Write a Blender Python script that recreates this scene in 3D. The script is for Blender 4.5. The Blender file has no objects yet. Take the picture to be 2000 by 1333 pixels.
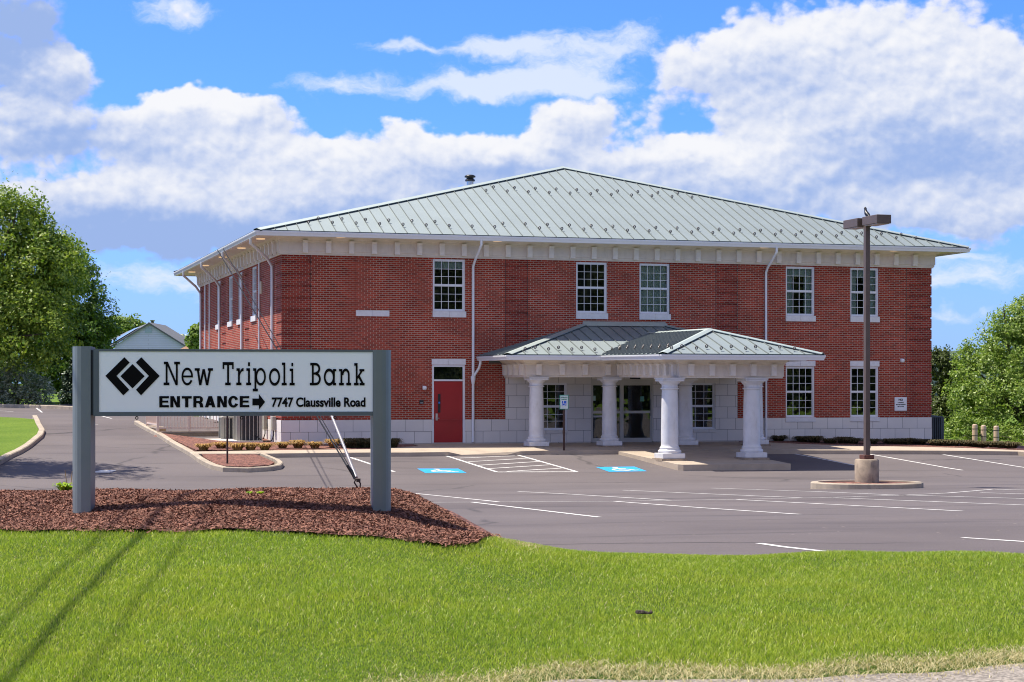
import bpy, math, random
import numpy as np
from mathutils import Vector
R = math.radians
random.seed(7); rng = np.random.default_rng(11)
S = bpy.context.scene
COL = S.collection

# ------------------------------------------------------------------ camera
F, HY, EYE = 3636.7, 762.3, 1.823          # focal length and horizon row of the 2000 px photograph, eye height
cam = bpy.data.objects.new('camera', bpy.data.cameras.new('camera')); COL.objects.link(cam)
cam.location = (0, 0, EYE); cam.rotation_euler = (R(90), 0, 0)
cam.data.sensor_width = 36; cam.data.lens = F / 2000 * 36
cam.data.shift_y = (HY - 666.5) / 2000
cam.data.clip_start = .1; cam.data.clip_end = 6000
S.camera = cam

# ------------------------------------------------------------------ light, sky, exposure
S.view_settings.view_transform = 'Standard'; S.view_settings.look = 'None'
S.view_settings.exposure = 0.66; S.view_settings.gamma = 1
S.cycles.filter_width = 1.05
SUN_DIR = Vector((.454, -.118, -1.0)).normalized()
sl = bpy.data.lights.new('sun', 'SUN'); sl.energy = 5.0; sl.angle = R(.53); sl.color = (1, .93, .81)
so = bpy.data.objects.new('sun', sl); COL.objects.link(so)
so.rotation_euler = SUN_DIR.to_track_quat('-Z', 'Y').to_euler()

class NT:
    """small helper that writes node trees as expressions"""
    def __init__(s, tree):
        s.t = tree; s.n = tree.nodes; s.l = tree.links; s.n.clear()
    def node(s, typ, **kw):
        nd = s.n.new(typ)
        for k, v in kw.items(): setattr(nd, k, v)
        return nd
    def put(s, sock, v):
        if v is None: return
        if hasattr(v, 'is_output') or hasattr(v, 'links'): s.l.new(v, sock)
        else: sock.default_value = v
    def m(s, op, a, b=None, c=None, clamp=False):
        nd = s.node('ShaderNodeMath', operation=op, use_clamp=clamp)
        s.put(nd.inputs[0], a); s.put(nd.inputs[1], b); s.put(nd.inputs[2], c)
        return nd.outputs[0]
    def vm(s, op, a, b=None, out=0):
        nd = s.node('ShaderNodeVectorMath', operation=op)
        s.put(nd.inputs[0], a); s.put(nd.inputs[1], b)
        return nd.outputs['Value'] if op in ('DOT_PRODUCT', 'LENGTH', 'DISTANCE') else nd.outputs[0]
    def comb(s, x, y, z=0.0):
        nd = s.node('ShaderNodeCombineXYZ'); s.put(nd.inputs[0], x); s.put(nd.inputs[1], y); s.put(nd.inputs[2], z); return nd.outputs[0]
    def sep(s, v):
        nd = s.node('ShaderNodeSeparateXYZ'); s.put(nd.inputs[0], v); return nd.outputs
    def noise(s, v, scale, detail=4, rough=.55, dist=0.0, color=False):
        nd = s.node('ShaderNodeTexNoise'); s.put(nd.inputs['Vector'], v)
        nd.inputs['Scale'].default_value = scale; nd.inputs['Detail'].default_value = detail
        nd.inputs['Roughness'].default_value = rough; nd.inputs['Distortion'].default_value = dist
        return nd.outputs['Color' if color else 'Fac']
    def ss(s, v, a, b, lo=0.0, hi=1.0):
        nd = s.node('ShaderNodeMapRange', interpolation_type='SMOOTHSTEP')
        s.put(nd.inputs[0], v); s.put(nd.inputs[1], a); s.put(nd.inputs[2], b); s.put(nd.inputs[3], lo); s.put(nd.inputs[4], hi)
        return nd.outputs[0]
    def mix(s, f, a, b, mode='MIX'):
        nd = s.node('ShaderNodeMix', data_type='RGBA', blend_type=mode)
        s.put(nd.inputs[0], f)
        for i, v in ((6, a), (7, b)):
            if isinstance(v, (tuple, list)) and len(v) == 3: v = (*v, 1)
            s.put(nd.inputs[i], v)
        return nd.outputs[2]

world = bpy.data.worlds.new('World'); S.world = world; world.use_nodes = True
def build_sky():
    k = NT(world.node_tree)
    out = k.node('ShaderNodeOutputWorld'); bg = k.node('ShaderNodeBackground'); k.l.new(bg.outputs[0], out.inputs[0])
    bg.inputs[1].default_value = .11
    sky = k.node('ShaderNodeTexSky', sky_type='NISHITA'); sky.sun_disc = False
    sky.sun_elevation = R(64.9); sky.sun_rotation = R(284.6)
    sky.air_density = 1.0; sky.dust_density = .6; sky.ozone_density = 2.0
    d = k.node('ShaderNodeTexCoord').outputs['Generated']
    x, y, z = k.sep(d)
    az = k.m('ARCTAN2', x, y); el = k.m('ARCSINE', z)
    DEG = 57.29578
    A = k.m('MULTIPLY', az, DEG); E_ = k.m('MULTIPLY', el, DEG)
    def ae(px, py): return math.degrees(math.atan((px-1000)/F)), math.degrees(math.atan((HY-py)/F*math.cos(math.atan((px-1000)/F))))
    P = k.comb(A, E_, 0)
    Pn = k.comb(A, k.m('MULTIPLY', E_, 1.25), 0)
    warp = k.vm('SCALE', k.vm('SUBTRACT', k.noise(Pn, .55, 4, .55, 0, True), (.5, .5, .5)), None)
    warp.node.inputs['Scale'].default_value = 1.5
    Pw = k.vm('ADD', P, warp)
    def puffs(v, detail):
        nd = k.node('ShaderNodeTexVoronoi', feature='F1'); k.l.new(v, nd.inputs['Vector'])
        nd.inputs['Scale'].default_value = .62; nd.inputs['Detail'].default_value = detail; nd.inputs['Roughness'].default_value = .55; nd.inputs['Lacunarity'].default_value = 2.3
        return k.m('SUBTRACT', .62, nd.outputs['Distance'])
    def cloud_noise(v):
        w = k.vm('ADD', v, k.vm('MULTIPLY', k.vm('SUBTRACT', k.noise(v, 1.3, 2, .6, 0, True), (.5, .5, .5)), (.55, .55, 0)))
        return k.m('ADD', k.m('MULTIPLY', k.m('SUBTRACT', k.noise(v, .42, 3, .56), .5), .75), k.m('ADD', k.m('MULTIPLY', puffs(w, 2.0), .48), k.m('MULTIPLY', k.m('SUBTRACT', k.noise(v, 2.6, 4, .6), .5), .30)))
    cn = cloud_noise(Pn)
    def field(v, blobs):
        acc = None
        for (px, py, rx, ry, w) in blobs:
            a, e = ae(px, py); ra = rx/F*DEG; re = ry/F*DEG
            q = k.vm('MULTIPLY', k.vm('SUBTRACT', v, (a, e, 0)), (1/ra, 1/re, 0))
            g = k.m('MULTIPLY', k.m('EXPONENT', k.m('MULTIPLY', k.vm('DOT_PRODUCT', q, q), -1.0)), w)
            acc = g if acc is None else k.m('ADD', acc, g)
        return acc
    blobs = [(30, 40, 110, 80, .9), (40, 130, 90, 60, .6), (135, 140, 62, 42, .95), (60, 250, 200, 70, .9), (330, 250, 90, 60, .6), (420, 260, 170, 75, 1.0), (470, 205, 85, 34, .75), (350, 200, 60, 26, .5),
             (640, 320, 150, 58, .9), (805, 262, 75, 40, .85), (900, 300, 120, 40, .8), (340, 18, 62, 24, .62), (1060, 250, 55, 50, .8), (1150, 235, 75, 42, .9), (1060, 320, 200, 50, .9),
             (1330, 300, 90, 30, .75), (1420, 340, 200, 50, .9), (1500, 90, 170, 62, .8), (1380, 150, 150, 60, .62), (1780, 120, 300, 150, 1.2), (1640, 240, 230, 90, 1.0), (1560, 330, 260, 80, .9), (1960, 300, 150, 160, .8),
             (120, 420, 330, 90, 1.1), (480, 420, 280, 80, .9), (1840, 420, 220, 55, .75), (1640, 400, 200, 60, .6), (1200, 180, 120, 40, .35), (760, 400, 500, 60, .8)]
    f = field(Pw, blobs)
    fn = k.m('ADD', f, cn)
    # unseen bright cloud added behind the viewer to fill light on the facade
    rear_fill = k.m('MULTIPLY', k.ss(y, .35, -.35), k.ss(z, .02, .2))
    fn = k.m('ADD', fn, k.m('MULTIPLY', rear_fill, .60))
    fn = k.m('SUBTRACT', fn, k.m('MULTIPLY', k.ss(E_, 14.0, 22.0), k.m('MULTIPLY', k.m('SUBTRACT', 1.0, rear_fill), .5)))
    alpha = k.ss(fn, .34, .66)
    # puffs: the same field looked up a little towards the sun gives lit tops and grey bases
    up = (-.12, .30, 0)
    PnU = k.vm('ADD', Pn, up)
    fu = k.m('ADD', field(k.vm('ADD', Pw, up), blobs), cloud_noise(PnU))
    lit = k.m('SUBTRACT', fn, fu)
    grey = field(Pw, [(10, 50, 130, 100, 1.7), (120, 270, 160, 40, .8), (180, 430, 300, 60, .95), (330, 500, 330, 70, .8), (1750, 300, 260, 70, .55), (1560, 170, 160, 50, .25), (1080, 330, 300, 30, .3), (760, 400, 300, 60, .4), (1900, 340, 200, 70, .4)])
    light = k.m('ADD', k.m('ADD', .60, k.m('MULTIPLY', lit, .80)), k.m('MULTIPLY', grey, -.50))
    light = k.ss(light, 0.0, 1.0)
    cloud = k.mix(light, (1.95, 2.75, 4.75), (5.35, 5.4, 5.65))
    skyc = k.mix(1.0, sky.outputs[0], k.mix(k.ss(E_, 11.0, 24.0), (.33, .61, 1.48), (.62, .64, .82)), 'MULTIPLY')
    pale = k.ss(E_, 0.0, 8.5, .48, 0.0)
    skyc = k.mix(pale, skyc, (2.6, 3.7, 5.5))
    cloud = k.mix(rear_fill, cloud, (9.0, 8.3, 7.9))
    # thin high veils
    veil = k.m('ADD', field(Pw, [(800, 100, 110, 16, .8), (660, 172, 130, 26, .8), (1000, 165, 170, 34, .75), (1150, 100, 150, 34, .8), (350, 25, 90, 34, .8), (980, 90, 90, 26, .8), (1120, 170, 130, 30, .8), (900, 170, 120, 24, .6), (1230, 60, 90, 22, .6), (300, 545, 170, 40, .8), (1900, 540, 170, 34, .8), (1850, 610, 140, 16, .6), (1880, 450, 150, 30, .7), (1850, 500, 90, 14, .6)]), k.m('MULTIPLY', k.m('SUBTRACT', k.noise(k.vm('MULTIPLY', Pw, (1, 2.2, 1)), .9, 6, .66), .5), 1.1))
    skyc = k.mix(k.ss(veil, .30, 1.0, 0, .8), skyc, (4.9, 5.2, 5.7))
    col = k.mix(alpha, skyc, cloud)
    below = k.ss(E_, -1.5, 0.0)
    col = k.mix(below, (.9, 1.1, .8), col)
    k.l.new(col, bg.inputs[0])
build_sky()

# ------------------------------------------------------------------ frames of reference
TH = .2945; CT, ST = math.cos(TH), math.sin(TH)
X0, Y0 = 10.6994*CT - 61.8534*ST, 10.6994*ST + 61.8534*CT      # front left corner of the bank
W, D, EV, ZE = 24.4, 20.95, 1.046, 7.06                          # bank width, depth, eaves, gutter top
ZS, ZB = .813, .813 + 82*.0677                                   # top of the stone base, top of the brick
def to_local(X, Y): return (X-X0)*CT + (Y-Y0)*ST, -(X-X0)*ST + (Y-Y0)*CT
def to_world(x, y): return X0 + x*CT - y*ST, Y0 + x*ST + y*CT
def on_front(px, py, yb=0.0):
    """bank coordinates (x, z) of a measured point in the plane y = yb"""
    t = (px-1000)/F; Y = (yb+61.8534)/(CT-ST*t)
    return to_local(t*Y, Y)[0], EYE-(py-HY)*Y/F
def fx(px, yb=0.0): return on_front(px, HY, yb)[0]
def at(px, py, Y): return Vector(((px-1000)/F*Y, Y, EYE-(py-HY)/F*Y))

LK = np.array([(-80, .36), (-48, .36), (-44, .30), (-17, -.68), (-14, -.73), (-10.5, -.67), (-4.5, -.29), (0, -.14), (4, .12), (12, .44), (30, .83), (42, 1.02), (90, 1.35), (200, 2.0), (3000, 14)])
def zlot(X, Y):
    xb, yb = to_local(X, Y)
    w = np.clip((np.asarray(yb)+16)/6, 0, 1)
    tz = -.005*(np.clip(xb, -6, 26)-11)*w
    a = (np.interp(np.asarray(yb)-.8, LK[:, 0], LK[:, 1]) + np.interp(yb, LK[:, 0], LK[:, 1]) + np.interp(np.asarray(yb)+.8, LK[:, 0], LK[:, 1]))/3
    return a + tz
def G(px, py, off=0.0, y0=14.0, y1=260.0):
    """point of the lot (raised by off) seen at a measured place of the photograph"""
    t = (px-1000)/F; s = -(py-HY)/F
    Y = np.linspace(y0, y1, 5000); h = EYE + s*Y - (zlot(t*Y, Y)+off)
    i = int(np.argmax(h < 0)) or len(Y)-1
    a, b = h[i-1], h[i]; u = a/(a-b) if a != b else 0
    y = Y[i-1] + u*(Y[i]-Y[i-1])
    return Vector((t*y, y, EYE+s*y))
def sstep(a, b, v): u = np.clip((np.asarray(v)-a)/(b-a), 0, 1); return u*u*(3-2*u)
LL = np.array([(0, .12), (9, .17), (10, .25), (12.5, .53), (14.8, .705), (15.6, .70), (16.3, .705), (17.2, .80), (17.8, .838), (18.4, .80), (19.4, .5), (20.6, .0), (40, -2)])
LR = np.array([(0, .12), (9, .17), (10, .25), (12.5, .40), (14.6, .475), (15.4, .47), (16.3, .35), (17.5, .05), (40, -2)])
def zlawn(X, Y):
    X = np.asarray(X, float); Y = np.asarray(Y, float)
    a = sum(np.interp(Y+o, LL[:, 0], LL[:, 1]) for o in (-.35, 0, .35))/3
    b = sum(np.interp(Y+o, LR[:, 0], LR[:, 1]) for o in (-.35, 0, .35))/3
    a = a + .10*np.clip(1-((X+2.45)/1.40)**2, -.5, 1)*sstep(14.9, 15.9, Y)*(1-.80*sstep(16.5, 17.6, Y))
    w = sstep(-1.25, .95, X)
    return a*(1-w) + b*w + .012*np.sin(X*2.1+Y*1.3) + .008*np.sin(X*4.7-Y*3.1)

# ------------------------------------------------------------------ materials
MATS = {}
def mat(name, color=(.5, .5, .5), rough=.6, metal=0.0, spec=.5, var=0.0, vscale=3.0, bump=0.0, bscale=60.0, emit=None, dirt=None):
    if name in MATS: return MATS[name]
    m = bpy.data.materials.new(name); m.use_nodes = True; MATS[name] = m
    k = NT(m.node_tree); out = k.node('ShaderNodeOutputMaterial'); b = k.node('ShaderNodeBsdfPrincipled'); k.l.new(b.outputs[0], out.inputs[0])
    b.inputs['Roughness'].default_value = rough; b.inputs['Metallic'].default_value = metal; b.inputs['Specular IOR Level'].default_value = spec
    co = k.node('ShaderNodeTexCoord').outputs['Object']
    c = (*color, 1)
    if var:
        n = k.noise(co, vscale, 6, .6)
        lo = tuple(v*(1-var) for v in color); hi = tuple(min(1, v*(1+var)) for v in color)
        c = k.mix(k.ss(n, .3, .7), lo, hi)
        if dirt:
            n2 = k.noise(k.vm('MULTIPLY', co, (1, 1, .25)), vscale*2.3, 5, .65)
            c = k.mix(k.ss(n2, .52, .75, 0, dirt[1]), c, dirt[0])
        k.l.new(c, b.inputs['Base Color'])
    else: b.inputs['Base Color'].default_value = c
    if bump:
        bp = k.node('ShaderNodeBump'); bp.inputs['Strength'].default_value = bump; bp.inputs['Distance'].default_value = .01
        k.l.new(k.noise(co, bscale, 4, .6), bp.inputs['Height']); k.l.new(bp.outputs[0], b.inputs['Normal'])
    if emit:
        b.inputs['Emission Color'].default_value = (*emit[0], 1); b.inputs['Emission Strength'].default_value = emit[1]
    return m

def brick_mat(name, c1, c2, mortar, bw, rh, ms, varn=.25, bias=0.0, rough=.85, offset=.5, squash=1.0):
    m = bpy.data.materials.new(name); m.use_nodes = True; MATS[name] = m
    k = NT(m.node_tree); out = k.node('ShaderNodeOutputMaterial'); b = k.node('ShaderNodeBsdfPrincipled'); k.l.new(b.outputs[0], out.inputs[0])
    b.inputs['Roughness'].default_value = rough; b.inputs['Specular IOR Level'].default_value = .25
    uv = k.node('ShaderNodeUVMap').outputs[0]
    br = k.node('ShaderNodeTexBrick'); br.offset = offset; br.squash = squash
    k.l.new(uv, br.inputs['Vector'])
    br.inputs['Scale'].default_value = 1; br.inputs['Brick Width'].default_value = bw; br.inputs['Row Height'].default_value = rh
    br.inputs['Mortar Size'].default_value = ms; br.inputs['Mortar Smooth'].default_value = .1; br.inputs['Bias'].default_value = bias
    br.inputs['Color1'].default_value = (*c1, 1); br.inputs['Color2'].default_value = (*c2, 1); br.inputs['Mortar'].default_value = (*mortar, 1)
    n = k.noise(uv, .8, 5, .6)
    c = k.mix(k.ss(n, .3, .7), br.outputs['Color'], k.mix(1.0, br.outputs['Color'], (1-varn, 1-varn, 1-varn), 'MULTIPLY'))
    n3 = k.noise(uv, 90, 3, .6)
    c = k.mix(k.ss(n3, .35, .65, 0, .25), c, k.mix(1.0, c, (.6, .6, .6), 'MULTIPLY'))
    k.l.new(c, b.inputs['Base Color'])
    bp = k.node('ShaderNodeBump'); bp.inputs['Strength'].default_value = .6; bp.inputs['Distance'].default_value = .006
    k.l.new(k.m('MULTIPLY', br.outputs['Fac'], -1), bp.inputs['Height']); k.l.new(bp.outputs[0], b.inputs['Normal'])
    return m
BRICK = brick_mat('red_brick', (.44, .054, .025), (.25, .027, .013), (.50, .395, .31), .2032, .0677, .0072, .22)
QBRICK = brick_mat('quoin_brick', (.38, .040, .020), (.21, .018, .011), (.38, .28, .22), .2032, .0677, .0078, .22)
STONE = brick_mat('cast_stone', (.80, .755, .71), (.73, .69, .65), (.14, .13, .12), .61, .4064, .0055, .08)

def glass_mat():
    m = bpy.data.materials.new('window_glass'); m.use_nodes = True
    k = NT(m.node_tree); out = k.node('ShaderNodeOutputMaterial')
    t = k.node('ShaderNodeBsdfTransparent'); t.inputs[0].default_value = (.80, .86, .83, 1)
    g = k.node('ShaderNodeBsdfGlossy'); g.inputs['Roughness'].default_value = .015
    co = k.node('ShaderNodeTexCoord').outputs['Object']
    bp = k.node('ShaderNodeBump'); bp.inputs['Strength'].default_value = .3; bp.inputs['Distance'].default_value = .02
    k.l.new(k.noise(co, 1.6, 2, .5), bp.inputs['Height']); k.l.new(bp.outputs[0], g.inputs['Normal'])
    fr = k.node('ShaderNodeFresnel'); fr.inputs[0].default_value = 1.55
    mx = k.node('ShaderNodeMixShader'); k.l.new(k.m('MULTIPLY', fr.outputs[0], 1.7, clamp=True), mx.inputs[0])
    k.l.new(t.outputs[0], mx.inputs[1]); k.l.new(g.outputs[0], mx.inputs[2]); k.l.new(mx.outputs[0], out.inputs[0])
    return m
GLASS = glass_mat()

def asphalt_mat():
    m = bpy.data.materials.new('asphalt'); m.use_nodes = True
    k = NT(m.node_tree); out = k.node('ShaderNodeOutputMaterial'); b = k.node('ShaderNodeBsdfPrincipled'); k.l.new(b.outputs[0], out.inputs[0])
    b.inputs['Roughness'].default_value = .85; b.inputs['Specular IOR Level'].default_value = .3
    co = k.node('ShaderNodeTexCoord').outputs['Object']
    big = k.noise(co, .18, 5, .6); mid = k.noise(k.vm('MULTIPLY', co, (.35, 1.6, 1)), .8, 6, .65); fine = k.noise(co, 70, 3, .7)
    c = k.mix(k.ss(big, .3, .7), (.104, .086, .085), (.152, .127, .123))
    c = k.mix(k.ss(mid, .45, .75, 0, .45), c, (.150, .130, .132))
    c = k.mix(k.ss(fine, .35, .7, 0, .6), c, (.062, .054, .060))
    # seams and cracks
    w = k.vm('ADD', co, k.vm('MULTIPLY', k.vm('SUBTRACT', k.noise(co, .35, 4, .6, 0, True), (.5, .5, .5)), (1.6, 1.6, 0)))
    v = k.node('ShaderNodeTexVoronoi', feature='DISTANCE_TO_EDGE'); v.inputs['Scale'].default_value = .095; k.l.new(w, v.inputs['Vector'])
    gate = k.ss(k.noise(co, .16, 3), .42, .56)
    c = k.mix(k.m('MULTIPLY', k.ss(v.outputs['Distance'], .0, .009, .8, 0), gate), c, (.035, .030, .032))
    # lane seams that run along the bank, sealed dark
    X_, Y_, Z_ = k.sep(co)
    yb = k.m('ADD', k.m('MULTIPLY', X_, -ST_A), k.m('MULTIPLY', Y_, CT_A))
    yb = k.m('ADD', yb, k.m('MULTIPLY', k.m('SUBTRACT', k.noise(co, .22, 4, .6), .5), .9))
    fr_ = k.m('ABSOLUTE', k.m('SUBTRACT', k.m('FRACT', k.m('DIVIDE', yb, 3.7)), .5))
    c = k.mix(k.m('MULTIPLY', k.ss(fr_, .46, .485, 0, .55), k.ss(k.noise(co, .3, 3), .42, .6)), c, (.045, .038, .040))
    lane = k.noise(k.comb(k.m('MULTIPLY', k.m('FLOOR', k.m('DIVIDE', yb, 3.7)), 7.3), 0, 0), 1.0, 0)
    c = k.mix(k.ss(lane, .3, .7, 0, .25), c, (.165, .145, .145))
    # oil and tyre smears
    sm = k.noise(k.vm('MULTIPLY', co, (.22, 1.1, 1)), .55, 4, .6)
    c = k.mix(k.ss(sm, .56, .72, 0, .5), c, (.058, .050, .056))
    # pale fallen petals and grit
    vo = k.node('ShaderNodeTexVoronoi', feature='F1'); vo.inputs['Scale'].default_value = 3.0; k.l.new(co, vo.inputs['Vector'])
    rnd = k.sep(vo.outputs['Color'])[0]
    sp = k.m('MULTIPLY', k.ss(vo.outputs['Distance'], .03, .075, 1, 0), k.m('GREATER_THAN', rnd, .55))
    sp = k.m('MULTIPLY', sp, k.ss(k.sep(co)[0], -2, 5, .15, 1))
    c = k.mix(k.m('MULTIPLY', sp, .75), c, (.46, .38, .30))
    k.l.new(c, b.inputs['Base Color'])
    bp = k.node('ShaderNodeBump'); bp.inputs['Strength'].default_value = .5; bp.inputs['Distance'].default_value = .006
    k.l.new(k.noise(co, 110, 3, .7), bp.inputs['Height']); k.l.new(bp.outputs[0], b.inputs['Normal'])
    return m
CT_A, ST_A = math.cos(TH), math.sin(TH)
ASPH = asphalt_mat()

def leaf_mat(name, c1, c2, transl=.35, rough=.45):
    m = bpy.data.materials.new(name); m.use_nodes = True
    k = NT(m.node_tree); out = k.node('ShaderNodeOutputMaterial'); b = k.node('ShaderNodeBsdfPrincipled')
    b.inputs['Roughness'].default_value = rough; b.inputs['Specular IOR Level'].default_value = .35
    rp = k.node('ShaderNodeNewGeometry').outputs['Random Per Island']
    c = k.mix(rp, c1, c2); k.l.new(c, b.inputs['Base Color'])
    t = k.node('ShaderNodeBsdfTranslucent'); k.l.new(k.mix(1.0, c, (1.25, 1.35, .7), 'MULTIPLY'), t.inputs[0])
    mx = k.node('ShaderNodeMixShader'); mx.inputs[0].default_value = transl
    k.l.new(b.outputs[0], mx.inputs[1]); k.l.new(t.outputs[0], mx.inputs[2]); k.l.new(mx.outputs[0], out.inputs[0])
    return m
def grass_ground_mat(name, c1, c2, c3, sc=1.0):
    m = bpy.data.materials.new(name); m.use_nodes = True
    k = NT(m.node_tree); out = k.node('ShaderNodeOutputMaterial'); b = k.node('ShaderNodeBsdfPrincipled'); k.l.new(b.outputs[0], out.inputs[0])
    b.inputs['Roughness'].default_value = .9; b.inputs['Specular IOR Level'].default_value = .1
    co = k.node('ShaderNodeTexCoord').outputs['Object']
    c = k.mix(k.ss(k.noise(co, .5*sc, 5, .6), .3, .7), c1, c2)
    c = k.mix(k.ss(k.noise(co, 24*sc, 4, .7), .4, .7, 0, .8), c, c3)
    k.l.new(c, b.inputs['Base Color'])
    bp = k.node('ShaderNodeBump'); bp.inputs['Strength'].default_value = .8; bp.inputs['Distance'].default_value = .03
    k.l.new(k.noise(co, 40*sc, 3, .7), bp.inputs['Height']); k.l.new(bp.outputs[0], b.inputs['Normal'])
    return m
def mulch_mat(name='mulch', sc=1.0):
    m = bpy.data.materials.new(name); m.use_nodes = True
    k = NT(m.node_tree); out = k.node('ShaderNodeOutputMaterial'); b = k.node('ShaderNodeBsdfPrincipled'); k.l.new(b.outputs[0], out.inputs[0])
    b.inputs['Roughness'].default_value = .9
    co = k.node('ShaderNodeTexCoord').outputs['Object']
    v = k.node('ShaderNodeTexVoronoi'); v.inputs['Scale'].default_value = 22*sc; k.l.new(co, v.inputs['Vector'])
    r = k.sep(v.outputs['Color'])[0]
    c = k.mix(r, (.060, .022, .016), (.30, .125, .088)); k.l.new(c, b.inputs['Base Color'])
    bp = k.node('ShaderNodeBump'); bp.inputs['Strength'].default_value = 1; bp.inputs['Distance'].default_value = .04
    k.l.new(v.outputs['Distance'], bp.inputs['Height']); k.l.new(bp.outputs[0], b.inputs['Normal'])
    return m

WHITE = mat('white_paint', (.78, .78, .80), .4, var=.03, vscale=6)
TRIM = mat('white_vinyl', (.74, .75, .78), .35)
COLW = mat('column_paint', (.66, .65, .655), .45, var=.07, vscale=2.5, dirt=((.42, .39, .35), .4))
SILL = mat('sill_stone', (.68, .67, .68), .7, var=.06, vscale=8)
EIFS = mat('cream_stucco', (.70, .63, .545), .85, var=.05, vscale=3, bump=.25, bscale=120, dirt=((.45, .40, .34), .3))
SOFF = mat('soffit_panel', (.68, .60, .52), .6, var=.03)
METAL = mat('roof_metal', (.335, .385, .395), .66, 1.0, .5, var=.035, vscale=.6)
CAPM = mat('roof_cap_metal', (.46, .52, .505), .62, 1.0, .5)
SEAMM = mat('roof_seam_shaded', (.13, .145, .14), .5)  # darker than the panels: shade of the seam sides is in the colour
BRK = mat('bracket_stucco', (.77, .72, .66), .85, var=.04, vscale=5)
EDGE = mat('roof_edge_metal', (.030, .050, .058), .4)
STEEL = mat('bare_steel', (.55, .54, .52), .3, .85)
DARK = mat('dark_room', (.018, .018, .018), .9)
RED = mat('red_door_paint', (.33, .009, .009), .38, var=.05, vscale=2)
BLK = mat('black_plastic', (.012, .012, .013), .4)
BRONZE = mat('bronze_paint', (.105, .075, .060), .45, var=.08, vscale=5)
BRONZED = mat('bronze_dark_lens', (.02, .018, .018), .3)
CONC = mat('pale_concrete', (.40, .325, .25), .9, var=.10, vscale=1.6, bump=.3, bscale=90, dirt=((.30, .26, .22), .5))
KERBM = mat('kerb_concrete', (.38, .315, .24), .9, var=.16, vscale=2.2, bump=.4, bscale=60, dirt=((.20, .17, .14), .7))
OLDC = mat('old_concrete', (.30, .235, .175), .92, var=.22, vscale=5, bump=.5, bscale=50, dirt=((.14, .11, .085), .8))
SEAL = mat('joint_sealant', (.055, .038, .034), .8)
MULCH = mulch_mat(); MULCHF = mulch_mat('bed_mulch', .8)
CHIP = leaf_mat('mulch_chip', (.045, .016, .011), (.34, .155, .105), .0, .85)
CURT = mat('curtain', (.74, .76, .72), .9)
BLUEP = mat('blue_paint', (.015, .33, .75), .6, var=.08, vscale=4)
LINEP = mat('line_paint', (.62, .60, .58), .7, var=.18, vscale=4, dirt=((.20, .175, .175), .85))
LAMPW = mat('soffit_lamp', (.9, .7, .4), .4, emit=((1, .66, .38), .35))

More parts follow.
